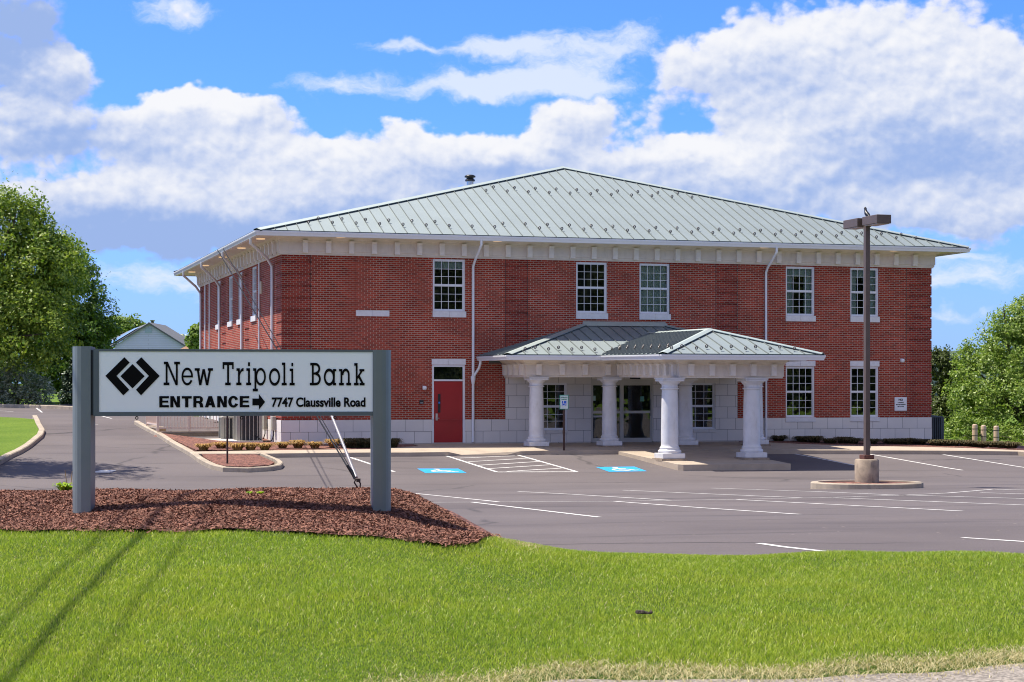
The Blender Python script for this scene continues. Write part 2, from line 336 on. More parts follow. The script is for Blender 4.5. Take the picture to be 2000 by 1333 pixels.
# ------------------------------------------------------------------ mesh helpers
class MB:
    def __init__(s): s.v = []; s.f = []; s.mi = []; s.smooth = []
    def add(s, vs, fs, mi=0, smooth=False):
        o = len(s.v); s.v += [tuple(v) for v in vs]
        for f in fs: s.f.append([i+o for i in f]); s.mi.append(mi); s.smooth.append(smooth)
        return s
    def quad(s, a, b, c, d, mi=0): return s.add([a, b, c, d], [[0, 1, 2, 3]], mi)
    def box(s, x0, x1, y0, y1, z0, z1, mi=0):
        v = [(x0, y0, z0), (x1, y0, z0), (x1, y1, z0), (x0, y1, z0), (x0, y0, z1), (x1, y0, z1), (x1, y1, z1), (x0, y1, z1)]
        return s.add(v, [[0, 3, 2, 1], [4, 5, 6, 7], [0, 1, 5, 4], [1, 2, 6, 5], [2, 3, 7, 6], [3, 0, 4, 7]], mi)
    def bev(s, x0, x1, y0, y1, z0, z1, b=.01, mi=0):
        """box with chamfered edges"""
        vs = []; 
        for z, i in ((z0, b), (z0+b, 0), (z1-b, 0), (z1, b)):
            xx0, xx1, yy0, yy1 = x0+i, x1-i, y0+i, y1-i
            vs += [(xx0+b*(i == 0), yy0, z), (xx1-b*(i == 0), yy0, z), (xx1, yy0+b*(i == 0), z), (xx1, yy1-b*(i == 0), z), (xx1-b*(i == 0), yy1, z), (xx0+b*(i == 0), yy1, z), (xx0, yy1-b*(i == 0), z), (xx0, yy0+b*(i == 0), z)]
        fs = [[7, 6, 5, 4, 3, 2, 1, 0], [24+i for i in range(8)]]
        for r in range(3):
            for i in range(8): j = (i+1) % 8; fs.append([r*8+i, r*8+j, r*8+8+j, r*8+8+i])
        return s.add(vs, fs, mi)
    def prism(s, poly, z0, z1, mi=0):
        n = len(poly)
        v = [(p[0], p[1], z0) for p in poly] + [(p[0], p[1], z1) for p in poly]
        return s.add(v, [list(range(n))[::-1], list(range(n, 2*n))] + [[i, (i+1) % n, n+(i+1) % n, n+i] for i in range(n)], mi)
    def lathe(s, prof, c=(0, 0), n=24, mi=0, smooth=True):
        v = []; f = []
        for r, z in prof: v += [(c[0]+r*math.cos(2*math.pi*i/n), c[1]+r*math.sin(2*math.pi*i/n), z) for i in range(n)]
        for k in range(len(prof)-1): f += [[k*n+i, k*n+(i+1) % n, (k+1)*n+(i+1) % n, (k+1)*n+i] for i in range(n)]
        s.add(v, f, mi, smooth)
        s.add(v[:n], [list(range(n))[::-1]], mi); s.add(v[-n:], [list(range(n))], mi)
        return s
    def tube(s, pts, r, n=8, mi=0, caps=True):
        pts = [Vector(p) for p in pts]; rs = r if isinstance(r, (list, tuple)) else [r]*len(pts)
        v = []; f = []; ref = None
        for i, p in enumerate(pts):
            d = (pts[min(i+1, len(pts)-1)]-pts[max(i-1, 0)]).normalized()
            if ref is None: ref = d.orthogonal().normalized()
            ref = (ref-d*ref.dot(d)).normalized(); b = d.cross(ref)
            v += [p+(ref*math.cos(2*math.pi*k/n)+b*math.sin(2*math.pi*k/n))*rs[i] for k in range(n)]
        for i in range(len(pts)-1): f += [[i*n+k, i*n+(k+1) % n, (i+1)*n+(k+1) % n, (i+1)*n+k] for k in range(n)]
        s.add(v, f, mi, True)
        if caps: s.add(v[:n], [list(range(n))[::-1]], mi); s.add(v[-n:], [list(range(n))], mi)
        return s
    def bar(s, p0, p1, nrm, w, h, mi=0):
        """square bar from p0 to p1 standing on a plane with normal nrm"""
        p0, p1, nrm = Vector(p0), Vector(p1), Vector(nrm).normalized()
        t = (p1-p0).normalized().cross(nrm)*(w/2); u = nrm*h
        return s.add([p0-t, p0+t, p0+t+u, p0-t+u, p1-t, p1+t, p1+t+u, p1-t+u], [[0, 1, 2, 3], [7, 6, 5, 4], [0, 4, 5, 1], [1, 5, 6, 2], [2, 6, 7, 3], [3, 7, 4, 0]], mi)
    def sweep(s, path, prof, closed=False, mi=0):
        """profile (outward offset, z) along a right-handed axis-aligned path with mitred corners"""
        n = len(path); offs = []
        for i in range(n):
            ns = []
            if i > 0 or closed: a, b = path[i-1], path[i]; ns.append(Vector((b[1]-a[1], -(b[0]-a[0]))).normalized())
            if i < n-1 or closed: a, b = path[i], path[(i+1) % n]; ns.append(Vector((b[1]-a[1], -(b[0]-a[0]))).normalized())
            if len(ns) == 2: m_ = (ns[0]+ns[1]); m_ = m_/max(.2, (1+ns[0].dot(ns[1])))
            else: m_ = ns[0]
            offs.append(m_)
        v = []; f = []; m = len(prof)
        for i in range(n): v += [(path[i][0]+offs[i][0]*o, path[i][1]+offs[i][1]*o, z) for o, z in prof]
        for i in range(n if closed else n-1):
            j = (i+1) % n
            for q in range(m-1): f.append([i*m+q, j*m+q, j*m+q+1, i*m+q+1])
        return s.add(v, f, mi)
    def obj(s, name, mats, parent=None, loc=None, xf=None, auto=False):
        me = bpy.data.meshes.new(name)
        v = s.v if xf is None else [xf(p) for p in s.v]
        me.from_pydata(v, [], s.f); 
        for m in (mats if isinstance(mats, (list, tuple)) else [mats]): me.materials.append(m)
        me.polygons.foreach_set('material_index', s.mi); me.polygons.foreach_set('use_smooth', s.smooth)
        uv = me.uv_layers.new(name='UVMap'); co = np.array(v, float)
        buf = np.zeros(len(me.loops)*2)
        vi = np.zeros(len(me.loops), int); me.loops.foreach_get('vertex_index', vi)
        nr = np.zeros(len(me.polygons)*3); me.polygons.foreach_get('normal', nr); nr = np.abs(nr.reshape(-1, 3))
        tot = np.zeros(len(me.polygons), int); me.polygons.foreach_get('loop_total', tot)
        ln = np.repeat(nr, tot, axis=0); P = co[vi]
        zt = ln[:, 2] > np.maximum(ln[:, 0], ln[:, 1]); xt = (~zt) & (ln[:, 0] > ln[:, 1])
        u = np.where(xt, P[:, 1], P[:, 0]); w = np.where(zt, P[:, 1], P[:, 2]-ZS)
        buf[0::2] = u; buf[1::2] = w; uv.data.foreach_set('uv', buf)
        me.validate(); me.update()
        o = bpy.data.objects.new(name, me); COL.objects.link(o)
        if parent is not None: o.parent = parent
        if loc is not None: o.location = loc
        return o
def npmesh(name, V, Fc, m, parent=None):
    """large mesh from arrays, faces all of the same size"""
    me = bpy.data.meshes.new(name); n = Fc.shape[1]
    me.vertices.add(len(V)); me.vertices.foreach_set('co', V.astype(np.float32).ravel())
    me.loops.add(Fc.size); me.loops.foreach_set('vertex_index', Fc.astype(np.int32).ravel())
    me.polygons.add(len(Fc)); me.polygons.foreach_set('loop_start', np.arange(0, Fc.size, n, dtype=np.int32))
    me.materials.append(m); me.update(calc_edges=True)
    o = bpy.data.objects.new(name, me); COL.objects.link(o)
    if parent is not None: o.parent = parent
    return o
def tag(o, label=None, cat=None, group=None, kind=None):
    if label: o['label'] = label
    if cat: o['category'] = cat
    if group: o['group'] = group
    if kind: o['kind'] = kind
    return o
def empty(name, loc=(0, 0, 0), rz=0.0, parent=None):
    o = bpy.data.objects.new(name, None); COL.objects.link(o); o.location = loc; o.rotation_euler = (0, 0, rz); o.empty_display_size = .2
    if parent: o.parent = parent
    return o
def struct(o): o['kind'] = 'structure'; return o
def dup(o, parent=None, loc=None):
    c = o.copy(); COL.objects.link(c)
    if parent is not None: c.parent = parent
    if loc is not None: c.location = loc
    for ch in [h for h in bpy.data.objects if h.parent == o]: dup(ch, c)
    return c

# ------------------------------------------------------------------ ground, lot, lawn, road
def grid(name, xs, ys, zf, m):
    XX, YY = np.meshgrid(xs, ys); ZZ = zf(XX, YY)
    V = np.stack([XX.ravel(), YY.ravel(), ZZ.ravel()], 1); nx = len(xs)
    i = (np.arange(len(ys)-1)[:, None]*nx + np.arange(nx-1)[None, :]).ravel()
    o = npmesh(name, V, np.stack([i, i+1, i+nx+1, i+nx], 1), m)
    o.data.polygons.foreach_set('use_smooth', [True]*len(o.data.polygons)); return struct(o)
GRASSF = grass_ground_mat('far_grass', (.10, .17, .018), (.15, .22, .03), (.055, .10, .014), .6)
GRASSN = grass_ground_mat('lawn_soil', (.055, .10, .014), (.08, .13, .02), (.035, .055, .010))
def zground(X, Y):
    xb, yb = to_local(X, Y)
    z = zlot(X, Y) - .10*(1-sstep(42, 46, yb))
    z = z - sstep(24.9, 31, xb)*sstep(-3, 7, yb)*1.1 - sstep(31, 60, xb)*sstep(-6, 10, yb)*1.5 - sstep(60, 400, X)*8
    return np.where(Y < 15.5, np.minimum(.02, z), z)
gx = np.concatenate([np.linspace(-900, -70, 14), np.linspace(-60, 60, 41), np.linspace(70, 900, 14)])
gy = np.concatenate([np.linspace(-700, -20, 10), np.linspace(-12, 15, 4), np.linspace(16, 120, 40), np.linspace(130, 2500, 20)])
grid('ground', gx, gy, zground, GRASSF)
lot = grid('parking_lot', np.linspace(-45, 34, 80), np.linspace(15.7, 112, 130), zlot, ASPH)
# trim the lot to its outline: it ends at the far kerb and east of the bank
def trim(o, keep):
    import bmesh
    b = bmesh.new(); b.from_mesh(o.data)
    bmesh.ops.delete(b, geom=[f for f in b.faces if not keep(f.calc_center_median())], context='FACES')
    b.to_mesh(o.data); b.free()
trim(lot, lambda c: to_local(c.x, c.y)[1] < (39.5 if to_local(c.x, c.y)[0] < 0 else -2.2) and to_local(c.x, c.y)[0] < 33)

YF = np.array([(-6, 15.15), (-4.3, 15.0), (-3.4, 14.75), (-2.6, 14.7), (-1.6, 14.62), (-.9, 14.4), (-.5, 14.35), (-.28, 14.7), (-.18, 15.5), (-.2, 16.2), (-.3, 17)])
def mulch_front(X): return np.where(X > -.18, 99, np.interp(X, YF[:9, 0], YF[:9, 1]))
def road_edge(X): return 10.10 + .18*np.asarray(X) + .05*np.sin(np.asarray(X)*3.1) + .03*np.sin(np.asarray(X)*7.3)
grid('lawn', np.linspace(-9, 9, 91), np.linspace(8.2, 21, 65), zlawn, GRASSN)
def zmulch(X, Y): return zlawn(X, Y) + .022
def build_mound():
    nx, ny = 110, 40
    xs = np.linspace(-9, -.19, nx); V = []
    for x in xs:
        yf = float(mulch_front(np.array(x))); yb = 20.6 if x < -1.2 else 20.6-(x+1.2)*3.2
        for y in np.linspace(yf, yb, ny): V.append((x, y, float(zmulch(x, y))+.012*math.sin(x*9)*math.sin(y*8)))
    i = (np.arange(nx-1)[:, None]*ny + np.arange(ny-1)[None, :]).ravel()
    o = npmesh('mulch_mound', np.array(V), np.stack([i, i+ny, i+ny+1, i+1], 1), MULCH); struct(o)
build_mound()
# road shoulder in front of the lawn
GRAVEL = mat('gravel_shoulder', (.24, .21, .18), .95, var=.5, vscale=40, bump=1, bscale=60)
def zroad(X, Y): return zlawn(X, Y) + .012
def build_shoulder():
    xs = np.linspace(-9, 9, 120); V = []
    for x in xs:
        e = float(road_edge(x))
        for y in np.linspace(e-3.5, e-.26, 30): V.append((x, y, float(zlawn(x, y))+.014))
    i = (np.arange(119)[:, None]*30 + np.arange(29)[None, :]).ravel()
    struct(npmesh('road_shoulder', np.array(V), np.stack([i, i+30, i+31, i+1], 1), GRAVEL))
build_shoulder()

def blades(P, h, w, lean, m, name, n_seg=1, az=None):
    """curved grass blades rooted at P"""
    n = len(P); a = rng.uniform(0, 2*np.pi, n) if az is None else az
    l = rng.uniform(.1, 1, n)*lean*h
    d = np.stack([np.cos(a), np.sin(a), np.zeros(n)], 1); b = rng.uniform(0, 2*np.pi, n); s = np.stack([np.cos(b), np.sin(b), np.zeros(n)], 1)*(w[:, None]/2)
    up = np.stack([np.zeros(n), np.zeros(n), h], 1)
    mid = P + up*.55 + d*(l*.3)[:, None]; tip = P + up*rng.uniform(.75, 1, n)[:, None] + d*l[:, None]
    V = np.stack([P-s, P+s, mid+s*.8, mid-s*.8, tip], 1).reshape(-1, 3)
    k = np.arange(n)*5
    T = np.concatenate([np.stack([k, k+1, k+2], 1), np.stack([k, k+2, k+3], 1), np.stack([k+3, k+2, k+4], 1)])
    return npmesh(name, V, T, m)
def lawn_mat():
    m = leaf_mat('grass_blade', (.165, .27, .012), (.50, .56, .085), .36, .45)
    k = NT.__new__(NT); k.t = m.node_tree; k.n = k.t.nodes; k.l = k.t.links
    b = [n for n in k.n if n.type == 'BSDF_PRINCIPLED'][0]; src = b.inputs['Base Color'].links[0].from_socket
    co = k.node('ShaderNodeTexCoord').outputs['Object']
    p = k.ss(k.noise(co, .9, 5, .65), .38, .66); q = k.ss(k.noise(k.vm('MULTIPLY', co, (.5, 2.4, 1)), .8, 4, .6), .45, .62)
    c = k.mix(k.m('MULTIPLY', p, .55), src, k.mix(1.0, src, (.62, .78, .75), 'MULTIPLY'))
    c = k.mix(k.m('MULTIPLY', q, .5), c, k.mix(1.0, c, (1.45, 1.16, 1.2), 'MULTIPLY'))
    k.l.new(c, b.inputs['Base Color'])
    return m
GRASS = lawn_mat()
STRAW = leaf_mat('straw_blade', (.45, .36, .17), (.62, .55, .33), .2, .7)
def build_grass():
    n = 520000
    Y = 9.3 + (18.2-9.3)*rng.random(n)**1.15; X = (rng.random(n)*2-1)*(Y*.285+.3)
    e = road_edge(X); mf = mulch_front(X)
    ok = (Y > e+.02) & (Y < mf-.02+.09*rng.standard_normal(n)) & (Y < 17.2) & ((Y < 14.5) | (zlawn(X, Y) > zlot(X, Y)-.02))
    X, Y = X[ok], Y[ok]; e = e[ok]
    tone = np.sin(X*1.7+2*np.sin(Y*.9))+np.sin(Y*2.3+X*.6)
    near = sstep(0, .42, Y-e)
    h = (.022+.026*rng.random(len(X)))*(.9+.12*tone)*(.65+.35*near)
    P = np.stack([X, Y, zlawn(X, Y)-.004], 1)
    patch = np.exp(-(((X-.12)/.20)**2+((Y-15.35)/.35)**2))
    straw = (rng.random(len(X)) < .05+.7*(1-near)**1.8*(.6+.4*np.sin(X*5)*np.sin(X*2.3+1))*sstep(-2.2, .3, X)+.8*patch)
    g = ~straw
    o = blades(P[g], h[g], .0030+.0022*rng.random(g.sum()), 1.0, GRASS, 'grass'); tag(o, kind='stuff')
    o = blades(P[straw], h[straw]*.8, .0035+.002*rng.random(straw.sum()), 1.6, STRAW, 'dry_grass'); tag(o, kind='stuff')
    n = 12000; X = 3.8-4.6*rng.random(n)**1.3; Y = road_edge(X)-.10+.14*rng.standard_normal(n)
    o = blades(np.stack([X, Y, zlawn(X, Y)+.012], 1), .012+.02*rng.random(n), .003+.002*rng.random(n), 3.0, STRAW, 'dry_clippings'); tag(o, kind='stuff')
build_grass()
def build_chips():
    n = 150000
    X = -6.2+6.1*rng.random(n); yf = mulch_front(X); yb = np.where(X < -1.2, 18.7, 18.7-(X+1.2)*2.2)
    Y = yf + (yb-yf)*rng.random(n); stray = rng.random(n) < .012; Y = np.where(stray, yf-.25*rng.random(n)**2, Y); P = np.stack([X, Y, zmulch(X, Y)+.004+.012*rng.random(n)+.02*stray], 1)
    L = .006+.022*rng.random(n)**2.6; w = .003+.0045*rng.random(n); a = rng.uniform(0, np.pi, n); t = rng.normal(0, .35, n)
    u = np.stack([np.cos(a)*np.cos(t), np.sin(a)*np.cos(t), np.sin(t)], 1)*L[:, None]; r = rng.normal(0, .4, n)
    v = np.stack([-np.sin(a)*np.cos(r), np.cos(a)*np.cos(r), np.sin(r)], 1)*w[:, None]
    V = np.stack([P-u-v, P+u-v*.6, P+u+v*.5, P-u+v], 1).reshape(-1, 3)
    o = npmesh('mulch_chips', V, np.arange(n*4).reshape(-1, 4), CHIP); tag(o, kind='stuff')
build_chips()

# ------------------------------------------------------------------ painted marks
def strip(mb, pts, w, off=.004, step=.7):
    """a painted stripe on the lot along world points"""
    pts = [Vector((p[0], p[1])) for p in pts]; dense = [pts[0]]
    for a, b in zip(pts, pts[1:]):
        n = max(1, int((b-a).length/step)); dense += [a+(b-a)*((i+1)/n) for i in range(n)]
    L = []
    for i, p in enumerate(dense):
        d = (dense[min(i+1, len(dense)-1)]-dense[max(i-1, 0)]).normalized(); nrm = Vector((-d.y, d.x))*w/2
        for q in (p-nrm, p+nrm): L.append((q.x, q.y, float(zlot(q.x, q.y))+off))
    mb.add(L, [[2*i, 2*i+2, 2*i+3, 2*i+1] for i in range(len(dense)-1)])
lines = MB()
def line(*px, w=.10): strip(lines, [G(*p) for p in px], w)
for L_ in ([(1545, 886), (1668, 909.2)], [(1697.5, 887.5), (1880, 919)], [(1842, 888.4), (2020, 916.5)], [(684, 894), (770, 922)]): line(*L_, w=.11)
for L_ in ([(870, 890.6), (971, 922.6)], [(1011.5, 889.6), (1127, 922)]): line(*L_, w=.11)
line((971, 922.6), (1127, 922), w=.11)
for a, b in (((894, 895.5), (1006, 891)), ((914, 902.5), (1032, 895.5)), ((933, 909.5), (1053, 902)), ((953, 916), (1073, 908.5)), ((990, 921.5), (1097, 915))): line(a, b, w=.09)
for L_ in ([(778, 961), (973, 980.7)], [(919, 981.2), (1171, 1011)], [(1011, 960.5), (1120, 966.3), (1308, 977.8)], [(1199, 979.8), (1370, 992.5), (1562, 1005.3)],
           [(1216, 958), (1400, 966), (1565, 973)], [(1440, 976.5), (1880, 999)], [(1390, 954), (1600, 961), (1760, 968)], [(1630, 973), (2020, 988)], [(1766, 967.6), (2020, 975)],
           [(814, 982), (1199, 979.8), (1440, 976), (1600, 972.8), (1770, 967.6), (1850, 963.8), (1940, 956.2)], [(1940, 956.2), (2020, 958.4)], [(1915, 963), (2020, 966)],
           [(1482, 1062), (1530, 1069), (1612, 1078)], [(1880, 1051), (2020, 1060)], [(70, 797), (82, 806)], [(0, 803), (26, 804.5)], [(198, 813), (218, 818)], [(180, 829), (192, 829.5)]): line(*L_, w=.085)
struct(lines.obj('parking_lines', LINEP))
def symbol(name, q):
    C = [G(*p) for p in q]
    def B(u, v):
        p = C[0]*(1-u)*(1-v)+C[1]*u*(1-v)+C[2]*u*v+C[3]*(1-u)*v; return p
    b = MB(); n = 6
    def patch(poly, off, mi):
        L = [];
        for u, v in poly: p = B(u, v); L.append((p.x, p.y, float(zlot(p.x, p.y))+off))
        b.add(L, [list(range(len(L)))], mi)
    for i in range(n):
        patch([(i/n, 0), ((i+1)/n, 0), ((i+1)/n, 1), (i/n, 1)], .005, 0)
    def arc(cx, cy, r0, r1, a0, a1, k=16):
        for i in range(k):
            s, e = R(a0+(a1-a0)*i/k), R(a0+(a1-a0)*(i+1)/k)
            patch([(cx+r0*math.cos(s), cy+r0*math.sin(s)), (cx+r1*math.cos(s), cy+r1*math.sin(s)), (cx+r1*math.cos(e), cy+r1*math.sin(e)), (cx+r0*math.cos(e), cy+r0*math.sin(e))], .009, 1)
    arc(.46, .62, .17, .25, 20, 250)
    arc(.44, .16, 0, .075, 0, 360)
    patch([(.40, .25), (.48, .25), (.50, .60), (.41, .60)], .0095, 1); patch([(.44, .40), (.64, .40), (.64, .47), (.44, .47)], .010, 1)
    patch([(.44, .53), (.68, .53), (.68, .62), (.44, .62)], .0102, 1); patch([(.62, .55), (.70, .53), (.80, .80), (.72, .83)], .0104, 1); patch([(.72, .76), (.86, .72), (.87, .78), (.74, .83)], .0106, 1)
    return struct(b.obj(name, [BLUEP, LINEP]))
symbol('painted_wheelchair_symbol', [(814.8, 916), (895, 916), (911, 924.2), (830.7, 924.4)])
symbol('painted_wheelchair_symbol', [(1163.8, 913), (1239, 912), (1263.6, 920.9), (1190, 922.2)])

# ------------------------------------------------------------------ sidewalk, canopy slab, kerbs, beds
def slab(name, pts, m, down=.35):
    """flat slab whose top outline is given as world points"""
    n = len(pts); b = MB()
    b.add(pts, [list(range(n))]); lo = [(p[0], p[1], p[2]-down) for p in pts]
    b.add([*pts, *lo], [[i, n+i, n+(i+1) % n, (i+1) % n] for i in range(n)])
    return b.obj(name, m)
def LW(x, y, z): X, Y = to_world(x, y); return Vector((X, Y, z))
KH = .13
def K(px, py, off=KH): return G(px, py, off)
front = [K(386, 886.5), K(500, 886.5), K(540, 886), K(640, 885), K(722, 884.2), K(800, 884.2), K(876, 883.2), K(902, 888.9, .02), K(990, 888.9, .02), K(1017, 881.8), K(1062, 880.6), K(1184, 880)]
back = [LW(fx(1440), -.02, -.02), LW(fx(1180), -.02, -.02), LW(fx(987), -.02, -.02), LW(fx(806), -.02, -.01), LW(fx(806), -.9, -.06)]
back += [K(720, 877.6), K(560, 879.4), K(377, 882.4)]
right = [LW(fx(1470, -4.4), -4.4, -.17)]
struct(slab('sidewalk', front + right + back, CONC))
PLx, PRx = fx(1325, -9.6)+.02, fx(1543, -9.6)
struct(slab('entrance_slab', [LW(PLx-.05, -4.45, -.19), LW(PLx, -9.5, -.42), LW(PLx+.12, -9.65, -.425), LW(PRx, -9.65, -.435), LW(PRx, -4.45, -.2)], CONC, .5))
struct(slab('sidewalk', [LW(PRx-1.5, -4.42, -.185), LW(PRx, -4.42, -.185), K(1560, 879.8), K(1641, 880), K(1800, 880.4), K(1920, 881.2), K(1988, 882.4), K(2030, 887), K(2030, 883), K(1995, 879.6), K(1900, 875.6), K(1800, 873), K(1690, 871.2), K(1600, 869), LW(fx(1500, -.7), -.72, -.05), LW(fx(1440), -.72, -.04)], CONC))
struct(slab('sidewalk', [LW(fx(1440)-.3, -.715, -.035), LW(fx(1440)-.3, -4.4, -.18), LW(PRx-1.52, -4.4, -.185), LW(fx(1440)+.2, -.73, -.04)], CONC))
def kerb(name, pts, w=.16, h=.14, side=1, m=KERBM, joints=True):
    """kerb along points of the lot; side tells where its width goes"""
    b = MB(); P = [Vector((p[0], p[1])) for p in pts]; dense = []
    for a, c in zip(P, P[1:]):
        n = max(1, int((c-a).length/.5)); dense += [a+(c-a)*(i/n) for i in range(n)]
    dense.append(P[-1]); rows = []
    for i, p in enumerate(dense):
        d = (dense[min(i+1, len(dense)-1)]-dense[max(i-1, 0)]).normalized(); nn = Vector((-d.y, d.x))*side
        z = float(zlot(p.x, p.y)); o = p+nn*w; f = p+nn*.025
        rows += [(p.x, p.y, z-.1), (p.x, p.y, z+h-.025), (f.x, f.y, z+h), (o.x, o.y, z+h), (o.x, o.y, z-.1)]
    n = len(dense); fs = [[i*5+j, (i+1)*5+j, (i+1)*5+j+1, i*5+j+1] for i in range(n-1) for j in range(4)]
    fs += [[0, 1, 2, 3, 4], [(n-1)*5+j for j in (4, 3, 2, 1, 0)]]
    b.add(rows, fs)
    return struct(b.obj(name, m))
isl = [(262, 829), (283, 841), (305, 852.5), (345, 877), (385, 902.5), (398, 910), (412, 916.5), (435, 922), (485, 923.3), (530, 920.5), (549, 917), (553.5, 912), (548, 907), (525, 897.5), (503, 889)]
kerb('kerb', [G(*p) for p in isl], side=1)
def bed(name, pts, m=MULCHF): return struct(slab(name, pts, m, .3))
bed('mulch_bed', [K(*p, .11) for p in [(394, 887.5), (499, 886.4), (536, 903), (527, 908.5), (485, 911.5), (442, 910.5), (420, 905), (403, 895.5)]])
bed('mulch_bed', [K(314, 846, .11), K(352, 865, .11), K(384, 879, .115), K(560, 878.8, .12), K(720, 877, .12), LW(fx(806)-.02, -.9, -.07), LW(fx(806)-.02, .01, -.02), LW(-.01, -.01, .0), LW(-.01, 4.3, .16), LW(-3.9, 4.3, .16)])
bed('mulch_bed', [LW(fx(1442), -.70, -.04), LW(fx(1500, -.7), -.70, -.05), K(1600, 868.6, .14), K(1690, 870.8, .14), K(1800, 872.6, .14), K(1900, 875.2, .14), K(1990, 879, .14), LW(W+6, .3, -.42), LW(W+5, 3, -.75), LW(W+1, 4, -.35), LW(W, 4, -.1), LW(W, .01, -.02), LW(fx(1442), .01, -.02)])
# grass island left of the drive, and far kerb
gi = [(-60, 955), (0, 909), (40, 888), (66, 871), (84, 856), (88, 846), (80, 833), (73, 818)]
kerb('kerb', [G(*p) for p in gi], w=.2, side=1)
inner = [G(-60, 945, .13), G(0, 900, .13), (G(38, 880, .13)), G(60, 866, .13), G(76, 852, .13), G(78, 845, .13), G(72, 832, .13), G(66, 819, .13), G(30, 816, .13), G(-60, 813, .13)]
struct(slab('grass_island', inner, GRASSF, .2))
kerb('kerb', [G(-60, 794), G(0, 796), G(80, 798), G(150, 801), G(240, 806)], w=.2, h=.16, side=1)
# lamp island
def lamp_island():
    c = G(1692, 956); ax = 2.05*.66; cy = c.y+1.0; cx = (1693-1000)/F*cy
    ring = []; n = 40
    for i in range(n):
        a = 2*math.pi*i/n; ring.append((cx+1.31*math.cos(a), cy+1.0*math.sin(a)))
    b = MB(); rows = []
    for (x, y) in ring:
        z = float(zlot(cx, cy)); u = Vector((x-cx, y-cy)); q = 1-.17/u.length; g = 1-.02/u.length
        rows += [(x, y, z-.2), (x, y, z+.13), (cx+u.x*g, cy+u.y*g, z+.15), (cx+u.x*q, cy+u.y*q, z+.15), (cx+u.x*q, cy+u.y*q, z-.1)]
    b.add(rows, [[i*5+j, ((i+1) % n)*5+j, ((i+1) % n)*5+j+1, i*5+j+1] for i in range(n) for j in range(4)])
    struct(b.obj('kerb_ring', KERBM))
    m = MB(); z = float(zlot(cx, cy))
    pts = [(cx+(x-cx)*.88, cy+(y-cy)*.86, z+.115) for x, y in ring]
    m.add(pts+[(cx, cy, z+.16)], [[i, (i+1) % n, n] for i in range(n)])
    struct(m.obj('mulch_bed', MULCHF)); return cx, cy, z
LIX, LIY, LIZ = lamp_island()

# ------------------------------------------------------------------ the bank
bank = empty('bank_building', (X0, Y0, 0), TH)
tag(bank, 'two storey red brick bank with pale metal hip roof and columned entrance portico', 'building')
ZF = ZB
WX = [5.2237, 10.412, 12.7836, 18.457, 21.053]; WW = 1.15
UPZ = (4.53, 6.32); LOZ = (.83, 2.685)
DOORX = (5.20, 6.37)
SX0, SX1 = fx(987), fx(1440)             # stone clad bay behind the portico
EDX = (fx(1154), fx(1276)); LWX = (fx(1033), fx(1107.5)); RWX = (fx(1322), fx(1397))
QZ = [(0, 1.02), (SX0, fx(1030.6)), (fx(1398), SX1), (W-.95, W)]
rec = [(ZS+.0677*k, ZS+.0677*(k+1)) for k in range(0, 82, 6)]
holes = [(x, x+WW, *UPZ) for x in WX] + [(x, x+WW, *LOZ) for x in WX[3:]] + [(DOORX[0], DOORX[1], -.1, 2.685), (EDX[0], EDX[1], -.1, 2.2), (LWX[0], LWX[1], .42, 2.08), (RWX[0], RWX[1], .42, 2.08)]
def panel(mb, us, zs, depth, P, rev=.12, clamp=None):
    """wall of cells; depth(u, z) is how far each stands out, None is an opening. P(u, d, z) places a point"""
    us = sorted(set(round(u, 5) for u in us)); zs = sorted(set(round(z, 5) for z in zs))
    dd = [[depth((a+b)/2, (c+d)/2) for c, d in zip(zs, zs[1:])] for a, b in zip(us, us[1:])]
    nu, nz = len(us)-1, len(zs)-1
    for i in range(nu):
        for j in range(nz):
            d = dd[i][j]
            if d is None or d == 'x': continue
            a, b, c, e = us[i], us[i+1], zs[j], zs[j+1]
            if clamp and d < 0:
                if i == 0 and clamp[0]: a -= d
                if i == nu-1 and clamp[1]: b += d
            mb.quad(P(a, d, c), P(b, d, c), P(b, d, e), P(a, d, e))
            for (i2, j2, p, q) in ((i+1, j, (b, c), (b, e)), (i-1, j, (a, e), (a, c)), (i, j+1, (b, e), (a, e)), (i, j-1, (a, c), (b, c))):
                n = dd[i2][j2] if 0 <= i2 < nu and 0 <= j2 < nz else 'x'
                if n == 'x': continue
                lo = -rev if n is None else n
                if lo < d: mb.quad(P(p[0], d, p[1]), P(q[0], d, q[1]), P(q[0], lo, q[1]), P(p[0], lo, p[1]))
def inh(u, z): return any(a < u < b and c < z < e for a, b, c, e in holes)
def stone_at(u, z): return z < ZS or (SX0 < u < SX1 and z < 2.9)
def in_q(u): return any(a < u < b for a, b in QZ)
def d_brick(u, z):
    if inh(u, z): return None
    if stone_at(u, z): return 'x'
    if in_q(u) and any(a < z < b for a, b in rec): return -.028
    return 0.0
def d_stone(u, z):
    if inh(u, z): return None
    return .012 if stone_at(u, z) else 'x'
us = [0, W] + [v for h in holes for v in h[:2]] + [v for q in QZ for v in q] + [SX0, SX1]
zs = [0, ZS, 2.9, ZF+.03] + [v for h in holes for v in h[2:] if v > 0] + [v for r in rec for v in r]
PF = lambda u, d, z: (u, -d, z)
wall = MB(); panel(wall, us, zs, d_brick, PF, clamp=(1, 1))
